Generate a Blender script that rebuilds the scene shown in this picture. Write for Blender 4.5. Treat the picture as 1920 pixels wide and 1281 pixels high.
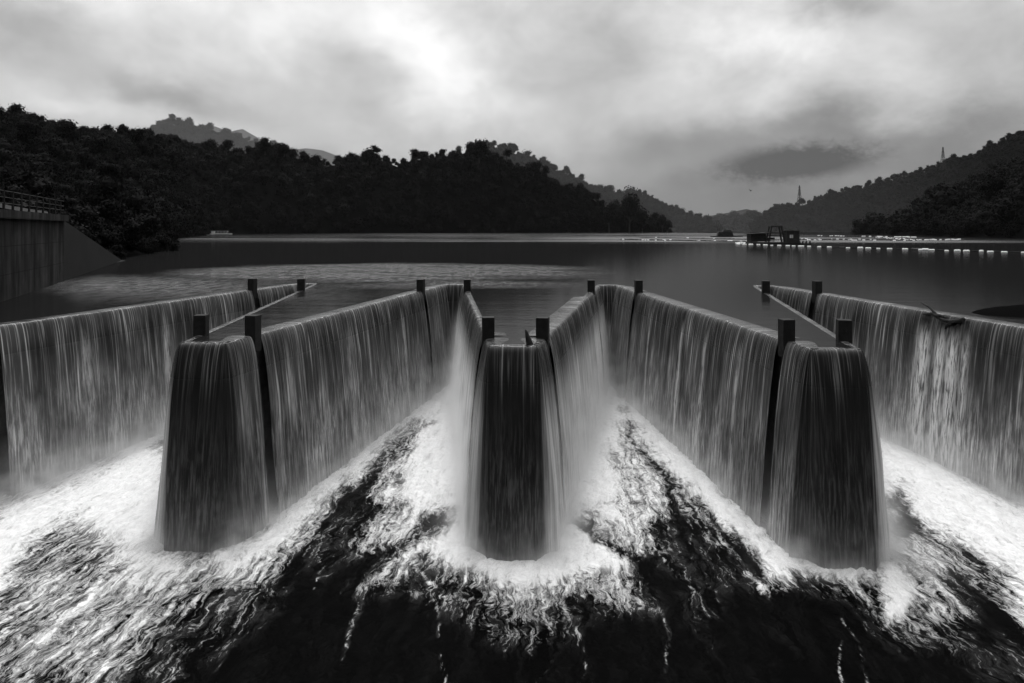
import bpy, bmesh, math, random
import numpy as np
from mathutils import Vector, Matrix
random.seed(7)
RNG = np.random.default_rng(11)
SC = bpy.context.scene
COL = SC.collection
for o in list(bpy.data.objects):
    bpy.data.objects.remove(o)

# ------------------------------------------------------------------ camera
YAW = math.radians(3.08)
FPX, HORIZON, CAM_H = 1190.0, 430.0, 5.0
cam_d = bpy.data.cameras.new("camera")
cam_d.sensor_width = 36.0
cam_d.lens = FPX / 1920 * 36.0
cam_d.shift_y = -(640.5 - HORIZON) / 1920
cam_d.clip_start, cam_d.clip_end = 0.1, 20000
cam = bpy.data.objects.new("camera", cam_d)
COL.objects.link(cam)
cam.location = (0, 0, CAM_H)
cam.rotation_euler = (math.pi / 2, 0, YAW)
SC.camera = cam
CA, SA = math.cos(YAW), math.sin(YAW)

def ray_at(px, f):
    """world x, y of the vertical line through photo column px at depth f"""
    r = (px - 960) / FPX * f
    return r * CA - f * SA, r * SA + f * CA

def on_plane(px, py, z=0.0):
    f = FPX * (CAM_H - z) / (py - HORIZON)
    return ray_at(px, f)

def height_at(py, f):
    return CAM_H + (HORIZON - py) / FPX * f

# ------------------------------------------------------------------ node helpers
class NT:
    def __init__(self, tree):
        self.t = tree; self.n = tree.nodes; self.l = tree.links
    def node(self, kind, **kw):
        nd = self.n.new(kind)
        for k, v in kw.items():
            setattr(nd, k, v)
        return nd
    def put(self, sock, v):
        if isinstance(v, bpy.types.NodeSocket): self.l.new(v, sock)
        elif v is not None: sock.default_value = v
    def m(self, op, a, b=None, c=None, clamp=False):
        nd = self.node('ShaderNodeMath', operation=op, use_clamp=clamp)
        self.put(nd.inputs[0], a); self.put(nd.inputs[1], b); self.put(nd.inputs[2], c)
        return nd.outputs[0]
    def add(self, *a):
        r = a[0]
        for b in a[1:]: r = self.m('ADD', r, b)
        return r
    def mul(self, *a):
        r = a[0]
        for b in a[1:]: r = self.m('MULTIPLY', r, b)
        return r
    def xyz(self, x=0.0, y=0.0, z=0.0):
        nd = self.node('ShaderNodeCombineXYZ')
        for i, v in enumerate((x, y, z)): self.put(nd.inputs[i], v)
        return nd.outputs[0]
    def sep(self, v):
        nd = self.node('ShaderNodeSeparateXYZ'); self.put(nd.inputs[0], v)
        return nd.outputs
    def noise(self, vec, scale=1.0, detail=4.0, rough=0.5, dist=0.0, lac=2.0):
        nd = self.node('ShaderNodeTexNoise')
        self.put(nd.inputs['Vector'], vec); self.put(nd.inputs['Scale'], scale)
        self.put(nd.inputs['Detail'], detail); self.put(nd.inputs['Roughness'], rough)
        self.put(nd.inputs['Distortion'], dist); self.put(nd.inputs['Lacunarity'], lac)
        return nd.outputs[0]
    def rng(self, v, a, b, c=0.0, d=1.0, smooth=True):
        nd = self.node('ShaderNodeMapRange')
        if smooth: nd.interpolation_type = 'SMOOTHSTEP'
        for i, x in enumerate((v, a, b, c, d)): self.put(nd.inputs[i], x)
        return nd.outputs[0]
    def mix(self, f, a, b):
        return self.add(self.mul(a, self.m('SUBTRACT', 1.0, f)), self.mul(b, f))
    def attr(self, name):
        nd = self.node('ShaderNodeAttribute'); nd.attribute_name = name
        return nd.outputs['Fac']
    def pos(self):
        return self.node('ShaderNodeNewGeometry').outputs['Position']

def grey(nt, v):
    nd = nt.node('ShaderNodeCombineColor')
    for i in range(3): nt.put(nd.inputs[i], v)
    return nd.outputs[0]

def new_mat(name):
    m = bpy.data.materials.new(name); m.use_nodes = True
    nt = NT(m.node_tree)
    b = nt.n['Principled BSDF']
    return m, nt, b

# ------------------------------------------------------------------ world: overcast sky, black and white
SUN_EL, SUN_AZ = math.radians(52), math.radians(-8)
world = bpy.data.worlds.new("World"); SC.world = world; world.use_nodes = True
W = NT(world.node_tree)
bg = W.n['Background']
sky = W.node('ShaderNodeTexSky', sky_type='NISHITA'); sky.sun_disc = False
sky.sun_elevation = SUN_EL; sky.sun_rotation = SUN_AZ
bw = W.node('ShaderNodeRGBToBW'); W.l.new(sky.outputs[0], bw.inputs[0])
gen = W.node('ShaderNodeTexCoord').outputs['Generated']
gx, gy, gz = W.sep(gen)[:3]
az = W.m('ARCTAN2', gx, gy)
el = W.m('ARCSINE', gz)
warp = W.noise(W.xyz(az, W.mul(el, 1.4), 3.1), 4.0, 8, .58)
warp2 = W.noise(W.xyz(az, W.mul(el, 1.4), 9.7), 4.0, 8, .58)
azw = W.add(az, W.mul(W.m('SUBTRACT', warp, .5), .34))
elw = W.add(el, W.mul(W.m('SUBTRACT', warp2, .5), .19))
def az_el(px, py):
    t = (px - 960) / FPX
    return math.atan(t) - YAW, math.atan((HORIZON - py) / FPX * math.cos(math.atan(t)))
def cloud(px, py, rx, ry, amp, rot=0.0, p=2.0):
    a0, e0 = az_el(px, py)
    k = math.cos(a0 + YAW) ** 2
    sx, sy = rx / FPX * k, ry / FPX * math.cos(a0 + YAW)
    dx = W.m('SUBTRACT', azw, a0); dy = W.m('SUBTRACT', elw, e0)
    c, s = math.cos(rot), math.sin(rot)
    u = W.m('DIVIDE', W.add(W.mul(dx, c), W.mul(dy, s)), sx)
    v = W.m('DIVIDE', W.m('SUBTRACT', W.mul(dy, c), W.mul(dx, s)), sy)
    d = W.add(W.mul(u, u), W.mul(v, v))
    if p != 2.0: d = W.m('POWER', d, p / 2)
    return W.mul(W.m('EXPONENT', W.mul(d, -1.0)), amp)
base = W.add(W.rng(elw, 0.02, 0.20, 0.16, 0.49, smooth=False), W.rng(elw, .19, .45, 0.0, .16, smooth=False))
CLOUDS = [(480, 5, 380, 80, .12, -.1), (300, 185, 260, 34, -.26, -.10), (600, 160, 130, 60, -.10, -.3), (775, 130, 120, 70, .27, -.2), (90, 150, 150, 36, .10, 0),
          (20, 60, 120, 60, -.12, 0), (1090, 90, 150, 90, -.13, .2), (1440, 60, 170, 60, .30, -.2), (250, 240, 400, 60, .14, 0),
          (1600, 0, 150, 34, -.26, .1), (1900, 130, 160, 140, -.14, 0), (880, 215, 200, 50, .08, 0), (1600, 240, 260, 50, -.07, 0),
          (1300, 290, 200, 50, -.10, 0), (1780, 290, 200, 70, -.12, 0), (1500, 240, 300, 40, -.10, 0), (1350, 380, 260, 40, -.05, 0), (0, 0, 120, 90, -.14, 0), (330, 20, 300, 80, .14, 0), (1880, 150, 120, 120, .10, 0), (120, 235, 160, 24, .10, 0)]
tot = base
for c in CLOUDS: tot = W.add(tot, cloud(*c))
speck = W.noise(W.xyz(az, W.mul(el, 1.5), 20.0), 60.0, 5, .7)
azw = W.add(az, W.mul(W.m('SUBTRACT', warp, .5), .05), W.mul(W.m('SUBTRACT', speck, .5), .07))
elw = W.add(el, W.mul(W.m('SUBTRACT', warp2, .5), .03), W.mul(W.m('SUBTRACT', speck, .5), .03))
LENS = cloud(1490, 308, 150, 36, 1.0, .05, 3.6)
nz = W.noise(W.xyz(az, W.mul(el, 1.5), 0.0), 7.0, 9, .58, .3)
nz2 = W.noise(W.xyz(W.add(az, W.mul(warp, .3)), W.mul(el, 2.0), 5.0), 2.2, 3, .5)
tot = W.mul(tot, W.add(.30, W.mul(nz, .88), W.mul(nz2, .52)))
tot = W.m('MAXIMUM', W.mul(tot, 1.18, W.m('SUBTRACT', 1.0, W.mul(LENS, .97))), .05)
over = W.rng(el, .45, 1.2, 0.0, 2.3)               # brighter towards the zenith
back = W.rng(gy, 0.15, -0.7, 1.0, 0.22)             # unseen sky behind the camera darkened, so sides facing the camera stay dark
tot = W.mul(W.add(tot, over), W.m('MAXIMUM', back, W.mul(gz, gz, .8)))
tot = W.add(tot, W.mul(bw.outputs[0], .004))
below = W.rng(gz, -.03, 0.0, 0.02, 1.0)
W.l.new(grey(W, W.mul(tot, below)), bg.inputs[0])
bg.inputs[1].default_value = 1.0

sun_d = bpy.data.lights.new("sun", 'SUN'); sun_d.energy = 1.35; sun_d.angle = math.radians(14)
sun_d.color = (1, 1, 1)
sun = bpy.data.objects.new("sun", sun_d); COL.objects.link(sun)
sd = Vector((math.sin(SUN_AZ) * math.cos(SUN_EL), math.cos(SUN_AZ) * math.cos(SUN_EL), math.sin(SUN_EL)))
sun.rotation_euler = sd.to_track_quat('Z', 'Y').to_euler()
sun.location = (0, 60, 80)

SC.render.engine = 'CYCLES'
SC.view_settings.view_transform = 'Standard'; SC.view_settings.look = 'None'
SC.view_settings.exposure = 0.0; SC.view_settings.gamma = 1.0
SC.cycles.use_denoising = True
SC.cycles.max_bounces = 8; SC.cycles.diffuse_bounces = 3; SC.cycles.glossy_bounces = 3
SC.cycles.volume_bounces = 5; SC.cycles.transparent_max_bounces = 12
SC.cycles.volume_step_rate = 1.0; SC.cycles.volume_max_steps = 160
SC.cycles.sample_clamp_indirect = 4.0

# ------------------------------------------------------------------ numpy noise and mesh helpers
def _hash(ix, iy, seed):
    h = (ix.astype(np.int64) * 374761393 + iy.astype(np.int64) * 668265263 + seed * 1274126177) & 0xFFFFFFFF
    h = ((h ^ (h >> 13)) * 1274126177) & 0xFFFFFFFF
    return ((h ^ (h >> 16)) & 0xFFFFFF) / float(0xFFFFFF)
def vnoise(x, y, seed=0):
    x, y = np.broadcast_arrays(np.asarray(x, float), np.asarray(y, float))
    ix, iy = np.floor(x), np.floor(y)
    fx, fy = x - ix, y - iy
    fx = fx * fx * (3 - 2 * fx); fy = fy * fy * (3 - 2 * fy)
    a, b = _hash(ix, iy, seed), _hash(ix + 1, iy, seed)
    c, d = _hash(ix, iy + 1, seed), _hash(ix + 1, iy + 1, seed)
    return a + (b - a) * fx + (c - a) * fy + (a - b - c + d) * fx * fy
def fbm(x, y, seed=0, octs=4, gain=.5):
    s, amp, tot_ = 0, 1.0, 0.0
    for k in range(octs):
        s = s + amp * vnoise(x * 2 ** k + 17.3 * k, y * 2 ** k - 9.1 * k, seed + k); tot_ += amp; amp *= gain
    return s / tot_

def grid_mesh(name, co, nu, nv, attrs=None, smooth=True):
    """co: (nu*nv, 3) array, index = i*nv + j"""
    me = bpy.data.meshes.new(name)
    i, j = np.meshgrid(np.arange(nu - 1), np.arange(nv - 1), indexing='ij')
    a = (i * nv + j).ravel()
    f = np.stack([a, a + 1, a + nv + 1, a + nv], 1)
    me.vertices.add(nu * nv); me.vertices.foreach_set('co', co.astype(np.float32).ravel())
    me.loops.add(f.size); me.loops.foreach_set('vertex_index', f.ravel().astype(np.int32))
    me.polygons.add(len(f)); me.polygons.foreach_set('loop_start', np.arange(0, f.size, 4, dtype=np.int32))
    if smooth: me.polygons.foreach_set('use_smooth', np.ones(len(f), dtype=bool))
    me.update(calc_edges=True)
    for k, v in (attrs or {}).items():
        at = me.attributes.new(k, 'FLOAT', 'POINT'); at.data.foreach_set('value', np.asarray(v, np.float32).ravel())
    return me

def tag(o, label=None, cat=None, group=None, kind=None):
    for k, v in (('label', label), ('category', cat), ('group', group), ('kind', kind)):
        if v: o[k] = v
    return o
def link(name, me, mat=None, parent=None):
    o = bpy.data.objects.new(name, me); COL.objects.link(o)
    if mat and me is not None: me.materials.append(mat)
    if parent: o.parent = parent
    return o
def empty(name, loc=(0, 0, 0), rz=0.0):
    o = bpy.data.objects.new(name, None); COL.objects.link(o); o.location = loc; o.rotation_euler = (0, 0, rz)
    o.empty_display_size = .3
    return o

class MB:
    def __init__(self): self.b = bmesh.new()
    def box(self, c, s, rz=0.0, bevel=0.0, taper=1.0, rot=None):
        r = bmesh.ops.create_cube(self.b, size=1.0)
        vs = r['verts']
        for v in vs:
            k = taper if v.co.z > 0 else 1.0
            v.co = Vector((v.co.x * s[0] * k, v.co.y * s[1] * k, v.co.z * s[2]))
        if bevel:
            es = list({e for v in vs for e in v.link_edges})
            out = bmesh.ops.bevel(self.b, geom=es, offset=bevel, segments=2, affect='EDGES', profile=.6)
            vs = list({v for f in out['faces'] for v in f.verts} | {v for v in vs if v.is_valid})
        M = (rot if rot is not None else Matrix.Rotation(rz, 4, 'Z'))
        for v in vs: v.co = (M @ v.co) + Vector(c)
        return self
    def tube(self, pts, rad, seg=6, cap=True):
        pts = [Vector(p) for p in pts]
        rads = rad if isinstance(rad, (list, tuple)) else [rad] * len(pts)
        rings = []
        for i, p in enumerate(pts):
            d = (pts[min(i + 1, len(pts) - 1)] - pts[max(i - 1, 0)]).normalized()
            up = Vector((0, 0, 1)) if abs(d.z) < .95 else Vector((1, 0, 0))
            u = d.cross(up).normalized(); v = d.cross(u)
            rings.append([self.b.verts.new(p + (u * math.cos(2 * math.pi * k / seg) + v * math.sin(2 * math.pi * k / seg)) * rads[i]) for k in range(seg)])
        for a, c in zip(rings, rings[1:]):
            for k in range(seg):
                self.b.faces.new((a[k], a[(k + 1) % seg], c[(k + 1) % seg], c[k]))
        if cap:
            self.b.faces.new(rings[0]); self.b.faces.new(list(reversed(rings[-1])))
        return self
    def prism(self, poly, z0, z1):
        lo = [self.b.verts.new((x, y, z0)) for x, y in poly]
        hi = [self.b.verts.new((x, y, z1)) for x, y in poly]
        n = len(poly)
        for k in range(n): self.b.faces.new((lo[k], lo[(k + 1) % n], hi[(k + 1) % n], hi[k]))
        self.b.faces.new(hi); self.b.faces.new(list(reversed(lo)))
        return self
    def build(self, name, mat, parent=None, smooth=False):
        bmesh.ops.recalc_face_normals(self.b, faces=self.b.faces)
        me = bpy.data.meshes.new(name); self.b.to_mesh(me); self.b.free()
        if smooth: me.polygons.foreach_set('use_smooth', np.ones(len(me.polygons), dtype=bool))
        return link(name, me, mat, parent)

# ------------------------------------------------------------------ materials
def plain(name, v, rough=.7, var=.25, scale=1.5, metal=0.0, bump=.0, spec=.12):
    m, nt, b = new_mat(name); b.inputs['Specular IOR Level'].default_value = spec
    n = nt.noise(nt.pos(), scale, 5, .6)
    nt.l.new(grey(nt, nt.mul(v, nt.rng(n, .3, .7, 1 - var, 1 + var))), b.inputs['Base Color'])
    b.inputs['Roughness'].default_value = rough; b.inputs['Metallic'].default_value = metal
    if bump:
        bp = nt.node('ShaderNodeBump'); bp.inputs['Strength'].default_value = bump; bp.inputs['Distance'].default_value = .05
        nt.l.new(nt.noise(nt.pos(), scale * 6, 4, .6), bp.inputs['Height']); nt.l.new(bp.outputs[0], b.inputs['Normal'])
    return m

def mat_concrete(name, v, lift=2.0):
    m, nt, b = new_mat(name)
    x, y, z = nt.sep(nt.pos())[:3]
    h = nt.add(x, nt.mul(y, .9))
    streak = nt.noise(nt.xyz(nt.mul(h, 2.2), nt.mul(z, .10), 0.0), 1.0, 5, .65)
    blot = nt.noise(nt.pos(), .35, 4, .6)
    fr = nt.m('FRACT', nt.m('DIVIDE', nt.add(z, 20.2), lift))
    joint = nt.rng(nt.m('ABSOLUTE', nt.m('SUBTRACT', fr, .5)), .475, .5, 1.0, .35)
    c = nt.mul(v, nt.rng(streak, .35, .65, .25, 1.5), nt.rng(blot, .3, .7, .7, 1.25), joint)
    nt.l.new(grey(nt, c), b.inputs['Base Color'])
    b.inputs['Roughness'].default_value = .9; b.inputs['Specular IOR Level'].default_value = .05
    bp = nt.node('ShaderNodeBump'); bp.inputs['Strength'].default_value = .4; bp.inputs['Distance'].default_value = .03
    nt.l.new(nt.noise(nt.pos(), 9, 5, .6), bp.inputs['Height']); nt.l.new(bp.outputs[0], b.inputs['Normal'])
    return m

M_CONC = mat_concrete('weathered_concrete', .022)
M_WET = plain('wet_dark_concrete', .035, .45, .4, 2.5, bump=.3)
M_PIER = plain('pier_concrete', .014, .65, .3, 3.0, bump=.35)
M_STEEL = plain('dark_steel', .02, .5, .3, 2.0)
M_RAIL = plain('galvanised_rail', .012, .5, .2, 2.0)
M_FLOAT = plain('white_float_plastic', .85, .45, .12, 3.0)
M_DFLOAT = plain('dark_float_plastic', .03, .5, .3, 3.0)
M_ROPE = plain('dark_rope', .02, .8, .3, 3.0)
M_WOODD = plain('wet_driftwood', .018, .75, .4, 6.0, bump=.5)
M_HULL = plain('rusty_hull', .018, .6, .4, 1.0)
M_CABIN = plain('cabin_panel', .03, .6, .3, 1.5)
M_PALE = plain('pale_panel', .6, .5, .15, 2.0)
M_WHITE = plain('white_paint', .8, .4, .1, 2.0)
M_GLASS = plain('dark_glass', .03, .1, .1, 1.0)
M_MUD = plain('dark_earth', .004, .9, .4, .05, spec=0.0)
M_BANK = plain('bank_concrete', .006, .85, .3, .3, bump=.3)

def mat_leaf():
    m, nt, b = new_mat('foliage')
    rnd = nt.node('ShaderNodeObjectInfo').outputs['Random']
    n = nt.noise(nt.pos(), .25, 3, .5)
    n2 = nt.noise(nt.pos(), 1.3, 3, .6)
    c = nt.mul(nt.add(.003, nt.mul(rnd, .006)), nt.rng(n, .3, .7, .7, 1.4), nt.rng(n2, .3, .7, .7, 1.4))
    nt.l.new(grey(nt, c), b.inputs['Base Color'])
    b.inputs['Roughness'].default_value = .8; b.inputs['Specular IOR Level'].default_value = .04
    return m
M_LEAF = mat_leaf()
M_TRUNK = plain('bark', .03, .9, .3, 3.0)

def mat_lake():
    m, nt, b = new_mat('lake_water')
    P = nt.pos(); x, y, z = nt.sep(P)[:3]
    wx = nt.add(x, nt.mul(nt.m('SUBTRACT', nt.noise(nt.xyz(x, nt.mul(y, 2.0), 0.0), .05, 3, .6), .5), 16.0))
    wy = nt.add(y, nt.mul(nt.m('SUBTRACT', nt.noise(nt.xyz(x, nt.mul(y, 1.0), 7.0), .05, 3, .6), .5), 9.0))
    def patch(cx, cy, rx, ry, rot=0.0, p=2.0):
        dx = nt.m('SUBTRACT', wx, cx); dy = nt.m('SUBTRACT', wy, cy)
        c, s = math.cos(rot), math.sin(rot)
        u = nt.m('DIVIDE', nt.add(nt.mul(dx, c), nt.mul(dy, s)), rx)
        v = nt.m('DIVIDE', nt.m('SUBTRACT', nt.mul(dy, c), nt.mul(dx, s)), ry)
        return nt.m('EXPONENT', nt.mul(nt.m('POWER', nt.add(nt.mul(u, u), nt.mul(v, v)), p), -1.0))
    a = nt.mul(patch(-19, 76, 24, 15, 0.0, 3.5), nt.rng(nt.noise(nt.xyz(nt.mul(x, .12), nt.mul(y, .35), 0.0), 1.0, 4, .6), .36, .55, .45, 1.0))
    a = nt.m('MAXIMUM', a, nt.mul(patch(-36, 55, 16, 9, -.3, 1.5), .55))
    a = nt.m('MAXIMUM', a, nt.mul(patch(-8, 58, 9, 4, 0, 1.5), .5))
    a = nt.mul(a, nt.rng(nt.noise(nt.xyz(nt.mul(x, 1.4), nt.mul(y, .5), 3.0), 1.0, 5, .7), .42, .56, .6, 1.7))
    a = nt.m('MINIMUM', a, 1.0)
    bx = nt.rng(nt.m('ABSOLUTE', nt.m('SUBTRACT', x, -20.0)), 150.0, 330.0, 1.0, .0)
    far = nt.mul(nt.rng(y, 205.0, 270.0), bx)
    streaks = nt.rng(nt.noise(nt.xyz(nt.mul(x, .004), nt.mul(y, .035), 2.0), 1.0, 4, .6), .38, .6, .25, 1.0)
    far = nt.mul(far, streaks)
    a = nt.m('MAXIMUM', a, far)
    rip = nt.noise(nt.xyz(nt.mul(x, 1.0), nt.mul(y, 1.0), 0.0), 1.9, 5, .7, .4)
    sw = nt.noise(nt.xyz(nt.mul(x, .25), nt.mul(y, 1.3), 0.0), .55, 3, .5)
    h = nt.add(nt.mul(rip, a, .13), nt.mul(sw, .012), nt.mul(rip, .008))
    bp = nt.node('ShaderNodeBump'); bp.inputs['Strength'].default_value = 1.0; bp.inputs['Distance'].default_value = 1.0
    nt.l.new(h, bp.inputs['Height']); nt.l.new(bp.outputs[0], b.inputs['Normal'])
    b.inputs['Base Color'].default_value = (.012, .012, .012, 1)
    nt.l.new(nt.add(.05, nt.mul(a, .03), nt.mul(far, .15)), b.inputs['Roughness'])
    nt.l.new(nt.add(1.33, nt.mul(a, .45)), b.inputs['IOR'])  # IOR raised in the ruffled patches to put extra sheen into them
    dk = nt.node('ShaderNodeBsdfDiffuse'); dk.inputs[0].default_value = (.008, .008, .008, 1)
    mx = nt.node('ShaderNodeMixShader'); nt.l.new(nt.mul(nt.m('SUBTRACT', 1.0, a), .62), mx.inputs[0])  # plain dark diffuse mixed in to cut the calm water's reflection
    nt.l.new(b.outputs[0], mx.inputs[1]); nt.l.new(dk.outputs[0], mx.inputs[2]); nt.l.new(mx.outputs[0], nt.n['Material Output'].inputs[0])
    return m
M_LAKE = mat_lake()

def mat_sheet():
    """falling water: glassy at the lip, streaked below, broken and aerated near the foot"""
    m, nt, b = new_mat('falling_water')
    s, t, thin = nt.attr('s'), nt.attr('t'), nt.attr('thin')
    fine = nt.noise(nt.xyz(nt.mul(s, 12.0), nt.mul(t, .17), 0.0), 1.0, 4, .62, .18)
    mid = nt.noise(nt.xyz(nt.mul(s, 5.0), nt.mul(t, .16), 4.0), 1.0, 3, .55, .2)
    clump = nt.noise(nt.xyz(nt.mul(s, 10.0), nt.mul(t, .8), 8.0), 1.0, 4, .65, .3)
    big = nt.noise(nt.xyz(nt.mul(s, .55), nt.mul(t, .22), 12.0), 1.0, 3, .5)
    aer, stream = nt.attr('aer'), nt.attr('stream')
    bright = nt.rng(nt.add(nt.mul(fine, .62), nt.mul(mid, .38)), .44, .67)
    cl = nt.rng(clump, .44, .64)
    drop = nt.rng(t, 1.5, 7.8)
    body = nt.add(.030, nt.mul(bright, bright, .34), nt.mul(cl, drop, .24), nt.mul(drop, .045))
    body = nt.mul(body, nt.rng(big, .34, .66, .5, 1.5))
    dark = nt.add(.008, nt.mul(bright, bright, nt.rng(t, .5, 2.6, .24, .02)), nt.mul(cl, drop, .07))
    c = nt.mix(thin, body, dark)
    foamy = nt.mul(nt.rng(clump, .38, .56, .12, .8), nt.rng(t, .4, 2.2))
    c = nt.mix(nt.m('MINIMUM', nt.mul(stream, .85), 1.0), c, nt.mul(foamy, .85))  # clumped streams: broken foam whitens the water here
    c = nt.mix(nt.mul(aer, nt.rng(t, .8, 4.0), .92), c, nt.mul(nt.rng(mid, .3, .6, .45, .85), nt.rng(fine, .3, .6, .7, 1.0)))
    nt.l.new(grey(nt, nt.m('MINIMUM', c, .8)), b.inputs['Base Color'])
    nt.l.new(nt.rng(t, .3, 3.0, .12, .5), b.inputs['Roughness'])
    b.inputs['IOR'].default_value = 1.33
    h = nt.add(nt.mul(fine, .035), nt.mul(mid, .05), nt.mul(clump, drop, .05))
    bp = nt.node('ShaderNodeBump'); bp.inputs['Strength'].default_value = .8; bp.inputs['Distance'].default_value = 1.0
    nt.l.new(h, bp.inputs['Height']); nt.l.new(bp.outputs[0], b.inputs['Normal'])
    # torn lower edge: holes between the strands
    hole = nt.mul(nt.rng(nt.add(nt.mul(mid, .5), nt.mul(fine, .5)), .34, .30), nt.rng(t, 1.2, 4.0))
    nt.l.new(nt.m('SUBTRACT', 1.0, nt.mul(hole, .9)), b.inputs['Alpha'])
    return m
M_SHEET = mat_sheet()

def mat_pool():
    m, nt, b = new_mat('pool_water')
    P = nt.pos(); x, y, z = nt.sep(P)[:3]
    d = nt.attr('foam')
    w1 = nt.m('SUBTRACT', nt.noise(nt.xyz(x, y, 0.0), .55, 4, .6), .5)
    w2 = nt.m('SUBTRACT', nt.noise(nt.xyz(x, y, 6.0), .55, 4, .6), .5)
    X = nt.add(x, nt.mul(w1, 1.6)); Y = nt.add(y, nt.mul(w2, 2.2))
    n1 = nt.noise(nt.xyz(nt.mul(X, 1.7), nt.mul(Y, .42), 0.0), 1.0, 10, .74)
    n2 = nt.noise(nt.xyz(nt.mul(X, 9.0), nt.mul(Y, 3.4), 3.0), 1.0, 8, .75)
    rd = nt.m('ABSOLUTE', nt.m('SUBTRACT', nt.noise(nt.xyz(nt.mul(X, 2.6), nt.mul(Y, .9), 9.0), 1.0, 5, .6), .5))
    web = nt.rng(rd, .0, .10, 1.0, .0)
    fib = nt.noise(nt.xyz(nt.mul(nt.add(x, nt.mul(w1, .9)), 4.2), nt.mul(nt.add(y, nt.mul(w2, 1.2)), .42), 15.0), 1.0, 6, .7)
    n = nt.add(nt.mul(n1, .36), nt.mul(n2, .30), nt.mul(fib, .27), nt.mul(web, .07))
    lo = nt.m('SUBTRACT', .632, nt.mul(d, .415))
    mask = nt.rng(n, lo, nt.add(lo, nt.add(.09, nt.mul(d, .15))))
    thr = nt.rng(d, .0, .08)
    mask = nt.mul(mask, thr)
    calm = nt.mul(nt.rng(d, .6, 1.0), .75)
    tone = nt.mix(calm, nt.mul(nt.rng(n2, .3, .6, .5, 1.0), nt.rng(fib, .35, .6, .6, 1.0)), nt.rng(n2, .3, .6, .86, 1.0))
    film = nt.mul(nt.rng(n1, .44, .62), nt.rng(n2, .4, .62, .3, 1.0), nt.add(.003, nt.mul(nt.rng(d, .05, .45), .07)))
    c = nt.mix(mask, nt.add(.001, film), nt.mul(.79, tone))
    nt.l.new(grey(nt, c), b.inputs['Base Color'])
    nt.l.new(nt.mix(mask, .18, .85), b.inputs['Roughness'])
    nt.l.new(nt.mix(mask, .05, .1), b.inputs['Specular IOR Level'])
    b.inputs['IOR'].default_value = 1.15
    bp = nt.node('ShaderNodeBump'); bp.inputs['Strength'].default_value = .9; bp.inputs['Distance'].default_value = 1.0
    h = nt.add(nt.mul(n1, .10), nt.mul(n2, mask, .055), nt.mul(mask, .03))
    nt.l.new(h, bp.inputs['Height']); nt.l.new(bp.outputs[0], b.inputs['Normal'])
    return m
M_POOL = mat_pool()

# ------------------------------------------------------------------ the labyrinth weir
VF, VB, DROP = 27.1, 57.2, 8.6
HWF, HWB = 1.0, .72
FRONT = [-30.2, -15.05, -1.42, 12.05, 26.5]
BACK = [-21.9, -8.25, 5.5, 19.2]
crest = [(-40.0, VF)]
for k, xf in enumerate(FRONT):
    crest += [(xf - HWF, VF), (xf + HWF, VF)]
    if k < 4: crest += [(BACK[k] - HWB, VB), (BACK[k] + HWB, VB)]
crest += [(40.0, VF)]
crest = [Vector((p[0], p[1])) for p in crest]

def seg_normal(a, b):
    d = (b - a).normalized()
    return Vector((d.y, -d.x))            # downstream side
def offset_line(pts, off):
    out = []
    for i, p in enumerate(pts):
        ns = []
        if i > 0: ns.append(seg_normal(pts[i - 1], p))
        if i < len(pts) - 1: ns.append(seg_normal(p, pts[i + 1]))
        n = sum(ns, Vector((0, 0))) / len(ns); n = n / max(n.length_squared, .25)
        out.append(p + n * off)
    return out

weir = empty('concrete_weir', (-1.4, VF, -DROP))
tag(weir, 'zigzag concrete labyrinth weir with short square posts, water pouring over its crest', 'weir')
WINV = Matrix.Translation(Vector((1.4, -VF, DROP)))
def weir_part(mb, name, mat, label=None):
    o = mb.build(name, mat); o.data.transform(WINV); o.parent = weir
    if label: o['label'] = label
    return o
mb = MB()
up, dn = offset_line(crest, -.42), offset_line(crest, -.03)
dnb = offset_line(crest, .12)
bmv = mb.b.verts
rows = [[bmv.new((p.x, p.y, z)) for p in L] for L, z in ((up, -DROP - 1.2), (up, -.26), (dn, -.26), (dnb, -DROP - 1.2))]
for r0, r1 in zip(rows, rows[1:]):
    for k in range(len(crest) - 1): mb.b.faces.new((r0[k], r0[k + 1], r1[k + 1], r1[k]))
weir_part(mb, 'wall', M_WET)

# piers on the long walls, two per wall; (segment index, v position)
PIER_W, PIER_L, PIER_TOP = .50, .56, .95
piers = []      # (arc position, half width)
arc = [0.0]
for a, b_ in zip(crest, crest[1:]): arc.append(arc[-1] + (b_ - a).length)
names_p = iter(['far left wall', 'far left wall', 'left tower', 'left tower', 'left tower', 'left tower', 'centre tower', 'centre tower',
                'centre tower', 'centre tower', 'right tower', 'right tower', 'right tower', 'right tower', 'far right wall', 'far right wall'])
for k in range(len(crest) - 1):
    a, b_ = crest[k], crest[k + 1]
    if abs(a.y - b_.y) < 5: continue
    vs = (29.2, 50.9) if a.y < b_.y else (50.9, 29.2)
    if k == 2: vs = (30.9, 50.9)
    for v in vs:
        f = (v - a.y) / (b_.y - a.y); p = a + (b_ - a) * f
        n = seg_normal(a, b_)
        s = arc[k] + (b_ - a).length * f
        piers.append(s)
        rz = math.atan2(n.y, n.x)
        m2 = MB().box((p.x - n.x * .10, p.y - n.y * .10, (PIER_TOP - .75) / 2), (PIER_L, PIER_W, PIER_TOP + .75), rz, bevel=.025)
        weir_part(m2, 'post', M_PIER)

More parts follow.
